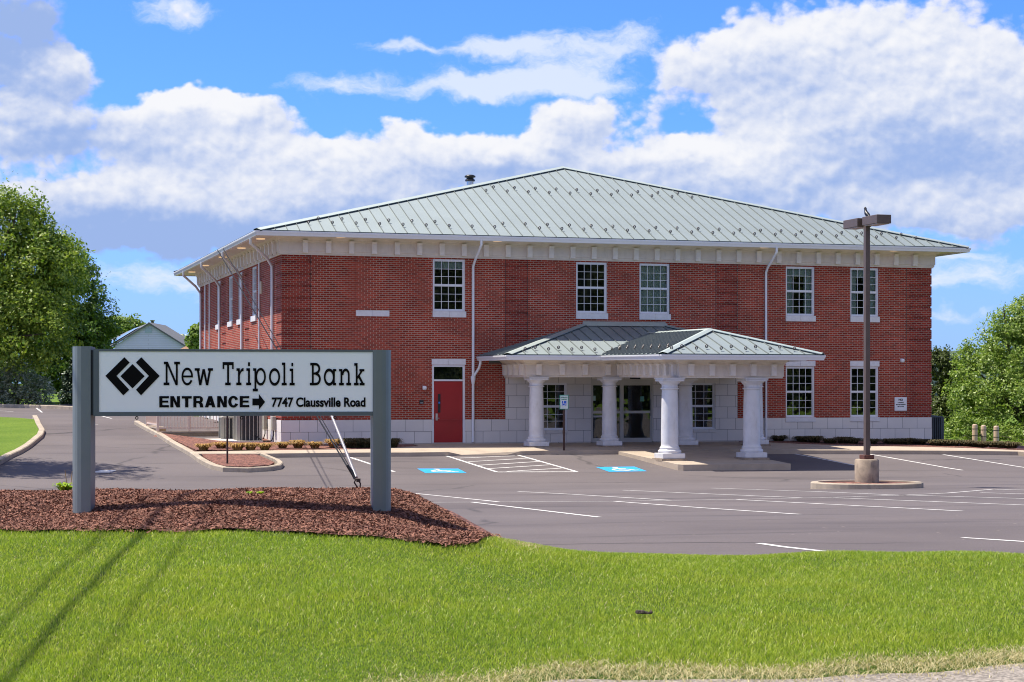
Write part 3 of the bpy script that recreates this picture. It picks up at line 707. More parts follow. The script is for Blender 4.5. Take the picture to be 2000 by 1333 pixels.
# left wall
LWY = [(5.25, 6.40), (8.65, 9.80), (11.15, 12.30), (14.55, 15.70)]
QL = [(0, 1.0), (7.0, 8.0), (13.0, 14.0), (D-1, D)]
def d_left(u, z):
    if any(a < u < b and UPZ[0] < z < UPZ[1] for a, b in LWY): return None
    if z < ZS: return 'x'
    if any(a < u < b for a, b in QL) and any(a < z < b for a, b in rec): return -.028
    return 0.0
zl_ = [0, ZS, ZF+.03, *UPZ] + [v for r in rec for v in r]; ul = [0, D] + [v for q in LWY+QL for v in q]
PLf = lambda u, d, z: (-d, u, z)
lw = MB(); panel(lw, ul, zl_, d_left, lambda u, d, z: PLf(u, d, z), clamp=(1, 1))
wall.add(lw.v, [f[::-1] for f in lw.f])
def d_right(u, z):
    if z < ZS: return 'x'
    return -.028 if u < 1 and any(a < z < b for a, b in rec) else 0.0
rw = MB(); panel(rw, [0, 1, D], zl_, d_right, lambda u, d, z: (W+d, u, z), clamp=(1, 0)); wall.add(rw.v, rw.f)
wall.quad((W, D, 0), (0, D, 0), (0, D, ZF), (W, D, ZF))
for i_, f_ in enumerate(wall.f):
    cx_ = sum(wall.v[q_][0] for q_ in f_)/len(f_); cy_ = sum(wall.v[q_][1] for q_ in f_)/len(f_)
    if (abs(cy_) < .04 and in_q(cx_)) or (abs(cx_) < .04 and any(a < cy_ < b for a, b in QL)) or (cx_ > W-.04 and cy_ < 1): wall.mi[i_] = 1
wall.obj('brick_wall', [BRICK, QBRICK], bank)
st = MB(); panel(st, us, zs, d_stone, PF)
panel(st, [-.012, W+.012], [0, ZS], lambda u, z: 'x', PF)
st.quad((-.012, D, -.3), (-.012, -.012, -.3), (-.012, -.012, ZS), (-.012, D, ZS)); st.quad((W+.012, -.012, -.3), (W+.012, D, -.3), (W+.012, D, ZS), (W+.012, -.012, ZS))
st.quad((-.012, -.012, -.3), (0, -.012, -.3), (0, -.012, ZS), (-.012, -.012, ZS)); st.quad((W, -.012, -.3), (W+.012, -.012, -.3), (W+.012, -.012, ZS), (W, -.012, ZS))
for a, b in ((0, DOORX[0]), (DOORX[1], EDX[0]), (EDX[1], W)): st.quad((a, -.012, -.35), (b, -.012, -.35), (b, -.012, 0), (a, -.012, 0))
st.quad((-.012, -.012, ZS), (W+.012, -.012, ZS), (W+.012, .02, ZS), (-.012, .02, ZS)); st.quad((-.012, -.012, ZS), (0.02, -.012, ZS), (0.02, D, ZS), (-.012, D, ZS))
st.obj('stone_base', STONE, bank)
for px in (607, 987, 1030.6, 1398, 1440, 1770.5):
    x = fx(px); z0 = 2.9 if px in (987, 1030.6, 1398, 1440) else ZS
    j = MB(); j.box(x-.009, x+.009, -.003, .03, z0, ZF); j.obj('control_joint', SEAL, bank)
for a_, b_, z0, z1 in ((fx(695)-.004, fx(695)+.004, 4.53, ZF), (fx(760)-.004, fx(760)+.004, 4.53, ZF), (fx(1308)-.004, fx(1308)+.004, 2.9, ZF), (SX0-.012, SX0+.003, ZS, 2.9), (SX1-.003, SX1+.012, ZS, 2.9)):
    j = MB(); j.box(a_, b_, -.004, .03, z0, z1); j.obj('control_joint', SEAL, bank)
sb = MB(); sb.bev(fx(695), fx(727.3), -.05, .02, 4.325, 4.525, .006); sb.bev(fx(727.6), fx(760), -.05, .02, 4.325, 4.525, .006)
sb.obj('stone_ledge', SILL, bank)

def window_parts(root, w, h, cols=4, rows=3, curtain=0, glass_y=.075, sill=True, lintel=False):
    """double hung window whose opening spans x 0..w, z 0..h, wall face at y = 0"""
    fr = MB(); t = .055
    fr.box(0, t, .035, .14, 0, h); fr.box(w-t, w, .035, .14, 0, h); fr.box(t, w-t, .035, .14, h-t, h); fr.box(t, w-t, .030, .14, 0, t)
    mz = h/2; fr.box(t, w-t, .055, .10, mz-.017, mz+.017)
    s = .024
    for z0, z1, y in ((t, mz-.017, .075), (mz+.017, h-t, .062)):
        fr.box(t, t+s, y, y+.03, z0, z1); fr.box(w-t-s, w-t, y, y+.03, z0, z1); fr.box(t+s, w-t-s, y, y+.03, z1-s, z1); fr.box(t+s, w-t-s, y, y+.03, z0, z0+s)
    fr.obj('frame', TRIM, root)
    mu = MB(); m = .0075
    for z0, z1, y in ((t+s, mz-.017-s, .080), (mz+.017+s, h-t-s, .067)):
        for c in range(1, cols): x = t+s+(w-2*t-2*s)*c/cols; mu.box(x-m, x+m, y, y+.018, z0, z1)
        for r in range(1, rows):
            z = z0+(z1-z0)*r/rows
            for c in range(cols): xa = t+s+(w-2*t-2*s)*c/cols; xb = xa+(w-2*t-2*s)/cols; mu.box(xa+(m if c else 0), xb-(m if c < cols-1 else 0), y+.001, y+.017, z-m, z+m)
    mu.obj('muntin_grid', TRIM, root)
    g = MB(); g.box(t, w-t, .092, .098, t, h-t); g.obj('glass', GLASS, root)
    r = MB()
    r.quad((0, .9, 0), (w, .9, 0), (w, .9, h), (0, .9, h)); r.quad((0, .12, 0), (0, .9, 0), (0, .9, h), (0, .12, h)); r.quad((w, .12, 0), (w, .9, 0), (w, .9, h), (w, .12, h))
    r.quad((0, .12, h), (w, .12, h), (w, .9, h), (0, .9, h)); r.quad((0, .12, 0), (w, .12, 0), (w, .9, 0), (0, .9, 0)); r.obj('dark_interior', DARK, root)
    if curtain:
        c = MB()
        def wavy(x0, x1, z0, z1, amp=.018, per=.085):
            n = max(4, int((x1-x0)/.012)); P = [(x0+(x1-x0)*i/n, .19+amp*math.sin(2*math.pi*(x0+(x1-x0)*i/n)/per)) for i in range(n+1)]
            for a, b in zip(P, P[1:]): c.quad((a[0], a[1], z0), (b[0], b[1], z0), (b[0], b[1], z1), (a[0], a[1], z1))
        if curtain == 1: wavy(.06, w-.06, h*.82, h-.05)
        if curtain == 2: wavy(.06, w-.06, .05, h-.05, .02, .075)
        if curtain == 3: wavy(.06, w*.28, .05, h-.05); wavy(w*.70, w-.06, .05, h-.05); wavy(w*.28, w*.70, h*.80, h-.05)
        c.obj('curtain', CURT, root)
    if sill:
        s_ = MB(); hw = w/2
        s_.bev(-.01, hw-.003, -.05, .035, -.21, -.004, .006); s_.bev(hw+.003, w+.03, -.05, .035, -.21, -.004, .006); s_.obj('sill', SILL, root)
    if lintel:
        s_ = MB(); hw = w/2
        s_.bev(-.01, hw-.003, -.016, .03, h+.004, h+.20, .004); s_.bev(hw+.003, w+.03, -.016, .03, h+.004, h+.20, .004); s_.obj('lintel', SILL, root)
for i, x in enumerate(WX):
    r = empty('window', (x, 0, UPZ[0]), 0, bank); window_parts(r, WW, UPZ[1]-UPZ[0], curtain=(1, 0, 2, 3, 3)[i])
for x in WX[3:]:
    r = empty('window', (x, 0, LOZ[0]), 0, bank); window_parts(r, WW, LOZ[1]-LOZ[0], sill=False, lintel=True)
    s_ = MB(); s_.bev(-.02, WW+.03, -.04, .03, -.165, -.004, .006); s_.obj('sill', SILL, r)
for (a, b) in (LWX, RWX):
    r = empty('window', (a, 0, .42), 0, bank); window_parts(r, b-a, 1.66, cols=4, sill=False)
    s_ = MB(); s_.bev(-.02, b-a+.02, -.04, .03, -.12, -.004, .006); s_.obj('sill', STONE, r)
lwroot = None
for (a, b) in LWY:
    if lwroot is None:
        lwroot = empty('window', (0, b, UPZ[0]), -math.pi/2, bank); window_parts(lwroot, b-a, UPZ[1]-UPZ[0])
    else: dup(lwroot, bank, (0, b, UPZ[0]))

# red service door
dr = empty('service_door', (DOORX[0], 0, 0), 0, bank); w = DOORX[1]-DOORX[0]
q = MB(); q.box(0, .07, .02, .12, 0, 2.68); q.box(w-.07, w, .02, .12, 0, 2.68); q.box(.07, w-.07, .02, .12, 2.62, 2.68); q.box(.07, w-.07, .02, .12, 2.13, 2.19); q.obj('frame', TRIM, dr)
q = MB(); q.bev(.075, w-.075, .045, .09, .02, 2.125, .004); q.obj('door_leaf', RED, dr)
q = MB(); q.bev(.135, .21, .025, .05, .78, 1.02, .006); q.tube([(.17, .03, .86), (.17, -.02, .86), (.25, -.03, .86)], .011); q.obj('handle', STEEL, dr)
q = MB(); q.bev(.215, .305, .022, .046, 1.05, 1.69, .006); q.box(.23, .29, .018, .023, 1.36, 1.42, 1); q.obj('lock_panel', [BLK, mat('blue_led_sticker', (.02, .18, .6), .4)], dr)
q = MB(); q.box(.07, w-.07, .07, .076, 2.19, 2.62); q.obj('transom_glass', GLASS, dr)
q = MB(); q.quad((.07, .5, 2.19), (w-.07, .5, 2.19), (w-.07, .5, 2.62), (.07, .5, 2.62)); q.obj('dark_interior', DARK, dr)
q = MB(); q.bev(-.01, w/2-.003, -.016, .03, 2.69, 2.89, .004); q.bev(w/2+.003, w+.02, -.016, .03, 2.69, 2.89, .004); q.obj('lintel', SILL, dr)
q = MB(); q.box(0, w, -.01, .14, -.05, .018); q.obj('threshold', STEEL, dr)
q = MB(); q.bev(-.45, -.31, -.045, .0, 1.34, 1.48, .006); q.box(-.43, -.33, -.048, -.045, 1.36, 1.41, 1); q.obj('card_reader', [BLK, mat('reader_grey', (.2, .2, .2), .4)], dr)

# glazed entrance
er = empty('entrance_door', (EDX[0], 0, 0), 0, bank); w = EDX[1]-EDX[0]
ALU = mat('aluminium_frame', (.50, .49, .46), .35, .3)
q = MB()
q.box(0, .06, .01, .13, 0, 2.2); q.box(w-.06, w, .01, .13, 0, 2.2); q.box(.06, w-.06, .01, .13, 2.06, 2.2); q.box(.06, w-.06, .01, .13, -.02, .05)
q.box(w/2-.035, w/2+.035, .02, .12, .05, 2.06); q.box(w*.25-.02, w*.25+.02, .04, .1, .05, 2.06)
for a, b in ((.06, w*.25-.02), (w*.25+.02, w/2-.035), (w/2+.035, w-.06)):
    q.box(a, b, .04, .10, 1.0, 1.09); q.box(a, b, .04, .10, .05, .13); q.box(a, b, .04, .1, 1.99, 2.06); q.box(a, a+.035, .04, .1, .13, 1.0); q.box(b-.035, b, .04, .1, .13, 1.0); q.box(a, a+.035, .04, .1, 1.09, 1.99); q.box(b-.035, b, .04, .1, 1.09, 1.99)
q.obj('frame', ALU, er)
q = MB(); q.box(.06, w-.06, .068, .074, .05, 2.06); q.obj('glass', GLASS, er)
q = MB(); q.quad((0, 2.2, 0), (w, 2.2, 0), (w, 2.2, 2.2), (0, 2.2, 2.2)); q.quad((0, .13, 0), (0, 2.2, 0), (0, 2.2, 2.2), (0, .13, 2.2)); q.quad((w, .13, 0), (w, 2.2, 0), (w, 2.2, 2.2), (w, .13, 2.2)); q.quad((0, .13, 2.2), (w, .13, 2.2), (w, 2.2, 2.2), (0, 2.2, 2.2)); q.quad((0, .13, .0), (w, .13, .0), (w, 2.2, .0), (0, 2.2, .0)); q.obj('dark_interior', DARK, er)
q = MB(); q.bev(w*.62, w*.78, -.07, .01, 2.21, 2.28, .006); q.obj('door_sensor', BLK, er)
q = MB(); q.box(w-.10, w-.085, .0, .012, .9, 1.5); q.obj('door_hinge', BLK, er)
q = MB(); q.tube([(w/2+.09, .0, .8), (w/2+.09, -.04, .82), (w/2+.09, -.04, 1.25), (w/2+.09, 0, 1.27)], .012); q.obj('handle', BLK, er)
q = MB(); q.lathe([(.07, 0), (.07, .002)], n=20); 
for b_, m_ in (((w*.80, w*.86, .064, .067, 1.42, 1.60), mat('teal_sticker', (.10, .30, .24), .5)), ((.09, .2, .064, .067, 1.45, 1.62), mat('pale_green_sticker', (.35, .5, .42), .5)), ((.12, .48, .064, .067, .86, .93), mat('white_sticker', (.5, .5, .5), .5))):
    q = MB(); q.box(*b_); q.obj('window_sticker', m_, er)

# frieze with brackets, soffit, gutter
full = [(0, D), (0, 0), (W, 0), (W, D)]
fz = MB(); fz.sweep(full, [(0, ZB-.005), (.05, ZB-.005), (.05, ZB+.035), (.075, ZB+.04), (.075, ZB+.10), (.10, ZB+.115), (.10, ZB+.44), (.135, ZB+.46), (.135, ZB+.485), (.20, ZB+.54), (.24, ZB+.585), (.30, ZB+.59)], closed=True)
fz.obj('frieze', EIFS, bank)
br = MB(); hw = .0875; prof = [(.095, .06), (.195, .06), (.195, .12), (.21, .16), (.215, .40), (.25, .47), (.095, .47)]
n = len(prof); br.add([(-hw, -o, z) for o, z in prof] + [(hw, -o, z) for o, z in prof], [list(range(n)), list(range(n, 2*n))[::-1]] + [[i, n+i, n+(i+1) % n, (i+1) % n] for i in range(n)])
br0 = br.obj('bracket', BRK, bank); br0.location = (.78, 0, ZB)
nb = 29; pitch = (W-2*.78)/nb
for i in range(1, nb+1): c = br0.copy(); COL.objects.link(c); c.location = (.78+pitch*i, 0, ZB)
nl = 25; pl = (D-1.2)/nl
for i in range(nl+1): c = br0.copy(); COL.objects.link(c); c.location = (0, .6+pl*i, ZB); c.rotation_euler = (0, 0, -math.pi/2)
for i in range(4): c = br0.copy(); COL.objects.link(c); c.location = (W, .6+pl*i, ZB); c.rotation_euler = (0, 0, math.pi/2)
sf = MB(); zs_ = ZB+.588
sf.sweep(full, [(.20, zs_), (EV-.10, zs_)], closed=True); sf.obj('soffit', SOFF, bank)
GP = [(EV-.14, ZE-.155), (EV-.045, ZE-.155), (EV-.03, ZE-.10), (EV-.005, ZE-.05), (EV, ZE-.02), (EV, ZE), (EV-.012, ZE), (EV-.02, ZE-.05), (EV-.14, ZE-.05)]
gu = MB(); gu.sweep(full, GP, closed=True); gu.sweep(full, [(EV-.14, ZE-.16), (EV-.14, ZE+.03)], closed=True); gu.obj('gutter', TRIM, bank)
for px in (666, 972, 1493, 1746):
    x = fx(px, -.55); q = MB(); q.lathe([(.15, zs_-.03), (.15, zs_-.002)], (0, 0), 20); c = q.obj('soffit_light', LAMPW, bank, (x, -.55, 0))
for y in (.9, 5.2, 10.0, 15.0, 19.4):
    q = MB(); q.lathe([(.15, zs_-.03), (.15, zs_-.002)], (0, 0), 20); q.obj('soffit_light', LAMPW, bank, (-.55, y, 0))

# main roof
PKY, PKZ = 6.9, 10.47; RE = EV-.07; ZR = ZE+.02
A_, B_, C_, D_ = Vector((-RE, -RE, ZR)), Vector((W+RE, -RE, ZR)), Vector((W+RE, D+RE, ZR)), Vector((-RE, D+RE, ZR))
P1, P2 = Vector((W/2, PKY, PKZ)), Vector((W/2, D-PKY, PKZ))
rf = MB()
def plane_n(a, b, c): return (b-a).cross(c-a).normalized()
for poly in ([A_, B_, P1], [B_, C_, P2, P1], [C_, D_, P2], [D_, A_, P1, P2]): rf.add(poly, [list(range(len(poly)))])
roof = rf.obj('roof', METAL, bank)
nF = plane_n(A_, B_, P1); slopeF = (PKZ-ZR)/(PKY+RE)
rb = MB(); nseam = 65; sx = [-RE + (W+2*RE)*(i+.5)/nseam for i in range(nseam)]
for x in sx:
    ye = -RE + (PKY+RE)*min((x+RE), (W+RE-x))/(W/2+RE)
    rb.bar((x, -RE-.005, ZR), (x, ye, ZR+(ye+RE)*slopeF), nF, .018, .035)
nL = plane_n(D_, A_, P1); slopeL = (PKZ-ZR)/(W/2+RE)
for i in range(52):
    y = -RE+(D+2*RE)*(i+.5)/52
    q = min(1, (y+RE)/(PKY+RE), (D+RE-y)/(PKY+RE)); xe = -RE+(W/2+RE)*q
    rb.bar((-RE, y, ZR), (xe, y, ZR+(xe+RE)*slopeL), nL, .018, .035)
    rb.bar((W+RE, y, ZR), (W-xe, y, ZR+(xe+RE)*slopeL), (-nL.x, nL.y, nL.z), .022, .045)
rb.obj('standing_seams', SEAMM, roof)
def cap(mb, a, b, n1, n2, wd=.17, lift=.05):
    """folded hip cap: two flanges on the seam tops, with the dark closure under it"""
    d = (b-a).normalized()
    for n, sgn in ((n1, 1), (n2, -1)):
        t = n.cross(d)
        if t.dot(n1+n2) > 0: t = -t
        u0, u1 = a+n*lift, b+n*lift; e0, e1 = a+t*wd+n*lift, b+t*wd+n*lift; top = (n1+n2).normalized()*(lift+.012)
        mb.quad(a+top, b+top, e1+n*.006, e0+n*.006); mb.quad(e0+n*.006, e1+n*.006, e1-n*.012, e0-n*.012)
        m0, m1 = a+t*wd*.90, b+t*wd*.90
        mb.quad(m0, m1, m1+n*(lift-.006), m0+n*(lift-.006), 1)
nR = Vector((-nL.x, nL.y, nL.z)); nB = Vector((nF.x, -nF.y, nF.z))
cp = MB(); cap(cp, A_, P1, nF, nL); cap(cp, B_, P1, nF, nR); cap(cp, P1, P2, nL, nR); cap(cp, D_, P2, nB, nL); cap(cp, C_, P2, nB, nR)
cp.obj('hip_cap', [CAPM, EDGE], roof)
ed = MB(); ed.sweep(full, [(RE+.012, ZR+.012), (RE+.012, ZR-.075), (RE-.05, ZR-.075)], closed=True); ed.obj('roof_edge', EDGE, roof)
# snow guards: clear discs in stainless cups clamped on the seams
sg = MB(); sg.tube([(.043*math.cos(a), 0, .058+.043*math.sin(a)) for a in [math.pi*2*i/12 for i in range(13)]], .013, 6); sg.box(-.02, .02, -.03, .05, 0, .018); sg.lathe([(.001, .04), (.028, .048), (.028, .07), (.001, .078)], n=8, mi=1)
GUARD = [mat('snow_guard_rim', (.10, .08, .07), .3, .4), STEEL]
sg0 = None
def guard(x, y, parent, plane_z):
    global sg0
    if sg0 is None: sg0 = sg.obj('snow_guard', GUARD, parent); o = sg0
    else: o = sg0.copy(); COL.objects.link(o); o.parent = parent
    o.location = (x, y, plane_z(y)+.042); return o
pzF = lambda y: ZR+(y+RE)*slopeF
for i, x in enumerate(sx):
    ye = -RE + (PKY+RE)*min((x+RE), (W+RE-x))/(W/2+RE)
    if 2 <= i < nseam-2 and i not in (17, 19, 22) and -RE+(1.0 if i % 2 else .62) < ye-.3: guard(x, -RE+(1.0 if i % 2 else .62), roof, pzF)
    if 18 <= i <= 50 and 4.0 < ye-.3: guard(x, 3.55+(.42 if i % 2 else 0), roof, pzF)
# flue pipe behind the left hip
fy = 6.6; fxx = fx(918, fy); fz0 = ZR+(fxx+RE)*slopeL
q = MB(); q.lathe([(.13, -.3), (.13, .36)], n=16); q.lathe([(.19, .30), (.19, .36), (.14, .38), (.14, .44), (.21, .45), (.21, .50), (.13, .54)], n=16, mi=1)
q.obj('flue_pipe', [STEEL, BLK], roof, (fxx, fy, fz0))

# downspouts
def spout(pts, r=.042, name='downspout'):
    q = MB(); q.tube(pts, r, 10)
    for p in pts[3::2]: pass
    return q.obj(name, TRIM, bank)
def front_spout(px_top, px, zbot, foot=True):
    xt, x = fx(px_top, -EV+.08), fx(px, -.06)
    return spout([(xt, -EV+.08, ZE-.12), (xt, -EV+.08, ZE-.30), (xt-.02, -EV+.10, ZE-.36), (x+.03, -.14, ZB-.12), (x, -.07, ZB-.28), (x, -.065, ZB-.5), (x, -.065, zbot), ], .045)
front_spout(940, 924, .03); front_spout(1517, 1496, .03)
q = MB(); x = fx(924, -.065)
gx_ = fx(1028, -2.6)-.93
q.tube([(gx_, -.30, 2.86), (gx_, -.28, 2.76), (gx_-.03, -.22, 2.58), (x+.10, -.09, 2.42), (x, -.065, 2.25)], .045, 10)
q.obj('downspout', TRIM, bank)
q = MB(); q.lathe([(.05, 2.02), (.085, 2.20), (.085, 2.30)], (x, -.07), 12); q.obj('leader_head', TRIM, bank)
for y, ex in ((1.5, 0), (8.4, .3), (14.4, .3), (20.3, .3)):
    spout([(-EV+.06, y-1.2-ex, ZE-.14), (-EV+.06, y-1.2-ex, ZE-.32), (-.30, y-.25, ZB-.02), (-.07, y, ZB-.30), (-.065, y, ZB-.5), (-.065, y, -.1)], .05)
for y in (4.3, 17.4, 18.8): spout([(-.06, y, ZB), (-.06, y, 3), (-.06, y, -.1)], .035, 'conduit')

# ------------------------------------------------------------------ portico of the bank
shear = lambda p: (p[0], p[1], p[2] + (.0107*(p[1]+2.6) if p[1] < -2.6 else 0))
CX = [fx(1048.3, -2.4), fx(1191, -2.4), fx(1339.3, -2.4), fx(1477, -2.4)]; OX = [fx(1308, -7.83), fx(1468, -7.83)]
mid = (EDX[0]+EDX[1])/2
nl_, nr_ = fx(1327.6, -8.1), fx(1529, -8.1)
wl_ = fx(1028, -2.6); wr_ = 2*(CX[1]+CX[2])/2 - wl_
Tp = [(wl_, 0), (wl_, -2.6), (nl_, -2.6), (nl_, -8.1), (nr_, -8.1), (nr_, -2.6), (wr_, -2.6), (wr_, 0)]
pf = MB(); zb = 2.255
pf.sweep(Tp, [(-.5, 2.84), (-.5, zb), (0, zb), (0, zb+.05), (.025, zb+.055), (.025, zb+.42), (.06, zb+.44), (.06, zb+.47), (.12, zb+.52), (.17, zb+.565), (.22, 2.84)])
pf.obj('portico_frieze', EIFS, bank, xf=shear)
ps = MB(); OV = .98
ps.sweep(Tp, [(.15, 2.838), (OV-.1, 2.838)]); ps.sweep(Tp, [(-.48, 2.62), (-.45, 2.62)])
ps.add([(wl_+.3, -2.3, 2.55), (wr_-.3, -2.3, 2.55), (wr_-.3, 0, 2.55), (wl_+.3, 0, 2.55)], [[0, 1, 2, 3]]); ps.add([(nl_+.3, -7.8, 2.55), (nr_-.3, -7.8, 2.55), (nr_-.3, -2.3, 2.552), (nl_+.3, -2.3, 2.552)], [[0, 1, 2, 3]])
ps.obj('portico_soffit', SOFF, bank, xf=shear)
PG = [(o-EV+OV+.02, z-ZE+2.975) for o, z in GP]
pg = MB(); pg.sweep(Tp, PG); pg.sweep(Tp, [(OV-.12, 2.82), (OV-.12, 3.0)]); pg.obj('portico_gutter', TRIM, bank, xf=shear)
def pbr(x, y, rz):
    c = MB(); s = .9; hw = .085; pr = [(.02, .08), (.09, .08), (.10, .14), (.105, .37), (.14, .43), (.02, .43)]
    return None
bp_ = MB(); hw = .085; prof = [(.02, .075), (.12, .075), (.13, .14), (.135, .37), (.165, .435), (.02, .435)]; n = len(prof)
bp_.add([(-hw, -o, z) for o, z in prof] + [(hw, -o, z) for o, z in prof], [list(range(n)), list(range(n, 2*n))[::-1]] + [[i, n+i, n+(i+1) % n, (i+1) % n] for i in range(n)])
bp0 = None
def pbracket(x, y, rz):
    global bp0
    if bp0 is None: o = bp0 = bp_.obj('portico_bracket', BRK, bank)
    else: o = bp0.copy(); COL.objects.link(o)
    o.location = shear((x, y, zb)); o.rotation_euler = (0, 0, rz)
def runb(a, b, nn, rz):
    for i in range(nn): t = (i+.5)/nn; pbracket(a[0]+(b[0]-a[0])*t, a[1]+(b[1]-a[1])*t, rz)
runb((wl_, 0), (wl_, -2.6), 4, -math.pi/2); runb((wl_, -2.6), (nl_, -2.6), 4, 0); runb((nl_, -2.6), (nl_, -8.1), 9, -math.pi/2)
runb((nl_, -8.1), (nr_, -8.1), 5, 0); runb((nr_, -8.1), (nr_, -2.6), 9, math.pi/2); runb((nr_, -2.6), (wr_, -2.6), 4, 0); runb((wr_, -2.6), (wr_, 0), 4, math.pi/2)
# portico roofs
po = OV-.05; ZP = 2.995; wr = MB()
wl, wR = wl_-po, wr_+po; yl = -2.6-po; zt = 4.10; rx0, rx1 = fx(1139), fx(1299)
a, b, c, d = Vector((wl, yl, ZP)), Vector((wR, yl, ZP)), Vector((rx1, -.01, zt)), Vector((rx0, -.01, zt)); e, f_ = Vector((wl, -.01, ZP)), Vector((wR, -.01, ZP))
wr.add([a, b, c, d], [[0, 1, 2, 3]]); wr.add([e, a, d], [[0, 1, 2]]); wr.add([b, f_, c], [[0, 1, 2]])
n1, n2, yf2 = nl_-po, nr_+po, -8.1-po; nm = (n1+n2)/2; half = (n2-n1)/2; pit = (zt-ZP)/(-yl)*.95; zr = ZP+half*pit; pk = Vector((nm, yf2+half*1.0, zr)); bk = Vector((nm, -.4, zr))
wr.add([Vector((n1, yf2, ZP)), Vector((n2, yf2, ZP)), pk], [[0, 1, 2]])
wr.add([Vector((n1, -.4, ZP)), Vector((n1, yf2, ZP)), pk, bk], [[0, 1, 2, 3]]); wr.add([Vector((n2, yf2, ZP)), Vector((n2, -.4, ZP)), bk, pk], [[0, 1, 2, 3]])
proof = wr.obj('portico_roof', METAL, bank, xf=shear)
rb = MB()
def seam_run(p0, p1, other, spacing=.406):
    """seams up the slope from eave p0-p1; other(s) gives where the seam at eave position s ends"""
    L = (p1-p0).length; n = int(L/spacing); u = (p1-p0).normalized()
    for i in range(n):
        s = (i+.5)*L/n; q = p0+u*s; t = other(s, L)
        if t is None: continue
        rb.bar(q, t[0], t[1], .018, .035)
nW = plane_n(a, b, c)
def eW(s, L):
    x = wl+s; k = min(1, (x-wl)/(rx0-wl), (wR-x)/(wR-rx1)); 
    return (Vector((x, yl*(1-k), ZP+(zt-ZP)*k)), nW)
seam_run(a, b, eW)
nWl = plane_n(e, a, d)
for i in range(9):
    y = yl+(-.0-yl)*(i+.5)/9; k = (y-yl)/(-yl); rb.bar((wl, y, ZP), (wl+(rx0-wl)*k, y, ZP+(zt-ZP)*k), nWl, .022, .045)
    rb.bar((wR, y, ZP), (wR+(rx1-wR)*k, y, ZP+(zt-ZP)*k), (-nWl.x, nWl.y, nWl.z), .022, .045)
q1, q2 = Vector((n1, yf2, ZP)), Vector((n2, yf2, ZP)); nN = plane_n(q1, q2, pk)
seam_run(q1, q2, lambda s, L: (q1+Vector((s, min(s, L-s), pit*min(s, L-s)*1.0)), nN))
nNl = plane_n(Vector((n1, -.4, ZP)), q1, pk)
ny = int((-.4-yf2)/.36)
for i in range(ny):
    y = yf2+(-.4-yf2)*(i+.5)/ny; k = min(1, (y-yf2)/half)
    rb.bar((n1, y, ZP), (n1+half*k, y, ZP+half*pit*k), nNl, .022, .05); rb.bar((n2, y, ZP), (n2-half*k, y, ZP+half*pit*k), (-nNl.x, nNl.y, nNl.z), .022, .05)
rb.obj('standing_seams', SEAMM, proof, xf=shear)
cp = MB(); nNr = Vector((-nNl.x, nNl.y, nNl.z))
cap(cp, q1, pk, nN, nNl, .15); cap(cp, q2, pk, nN, nNr, .15); cap(cp, pk, bk, nNl, nNr, .13); cap(cp, a, d, nW, nWl, .15); cap(cp, b, c, nW, Vector((-nWl.x, nWl.y, nWl.z)), .15)
cp.quad((rx0-.1, -.16, zt-.02), (rx1+.1, -.16, zt-.02), (rx1, -.012, zt+.14), (rx0, -.012, zt+.14))
cp.obj('hip_cap', [CAPM, EDGE], proof, xf=shear)
ed = MB(); ed.sweep(Tp, [(po+.012, ZP+.012), (po+.012, ZP-.065), (po-.05, ZP-.065)]); ed.obj('roof_edge', EDGE, proof, xf=shear)
def pguard(x, y, z): o = guard(x, y, proof, lambda yy: z); o.location = shear(o.location); return o
for i in range(12):
    s = (i+1.0)*(n2-n1)/13; dy = .5 if i % 2 else .32
    if min(s, n2-n1-s) > dy: pguard(n1+s, yf2+dy, ZP+dy*pit)
for i in range(7):
    x = wl+.7+i*.406; dy = .5 if i % 2 else .32
    if x < n1: pguard(x, yl+dy, ZP+dy*(zt-ZP)/(-yl))
for i in range(15):
    y = yf2+.75+i*.36; dx = .62 if i % 2 else .45; o = pguard(n1+dx, y, ZP+dx*pit); o.rotation_euler = (0, 0, -math.pi/2)
# columns
def column(x, y, z0, z1, s):
    r = empty('column', (x, y, z0), 0, bank); h = z1-z0
    q = MB(); q.bev(-.345*s, .345*s, -.345*s, .345*s, 0, .15*s, .012); q.box(-.39*s, .39*s, -.39*s, .39*s, -.09, -.001, 1); q.obj('plinth', [COLW, OLDC], r)
    q = MB(); q.lathe([(.315*s, .15*s), (.33*s, .17*s), (.338*s, .20*s), (.325*s, .24*s), (.29*s, .255*s), (.285*s, .275*s), (.29*s, .285*s), (.292*s, .305*s), (.27*s, .33*s), (.254*s, .36*s), (.252*s, .42*s), (.250*s, h*.35), (.243*s, h*.6), (.228*s, h-.36*s), (.228*s, h-.32*s)], n=32)
    q.obj('shaft', COLW, r)
    q = MB(); q.lathe([(.228*s, h-.33*s), (.262*s, h-.325*s), (.268*s, h-.305*s), (.262*s, h-.285*s), (.232*s, h-.28*s), (.232*s, h-.20*s), (.25*s, h-.18*s), (.285*s, h-.15*s), (.31*s, h-.115*s), (.315*s, h-.10*s)], n=32)
    q.bev(-.325*s, .325*s, -.325*s, .325*s, h-.10*s, h-.035*s, .008); q.bev(-.345*s, .345*s, -.345*s, .345*s, h-.034*s, h, .006); q.obj('capital', COLW, r)
for x in CX: column(x, -2.36, -.055, 2.253, 1.0)
for x in OX: column(x, -7.83, -.30, 2.20, 1.08)
# fittings of the facade
q = MB(); q.bev(fx(955), fx(979), -.06, .0, 2.74, 2.86, .005); q.obj('wall_vent', mat('vent_grey', (.09, .10, .09), .5), bank)

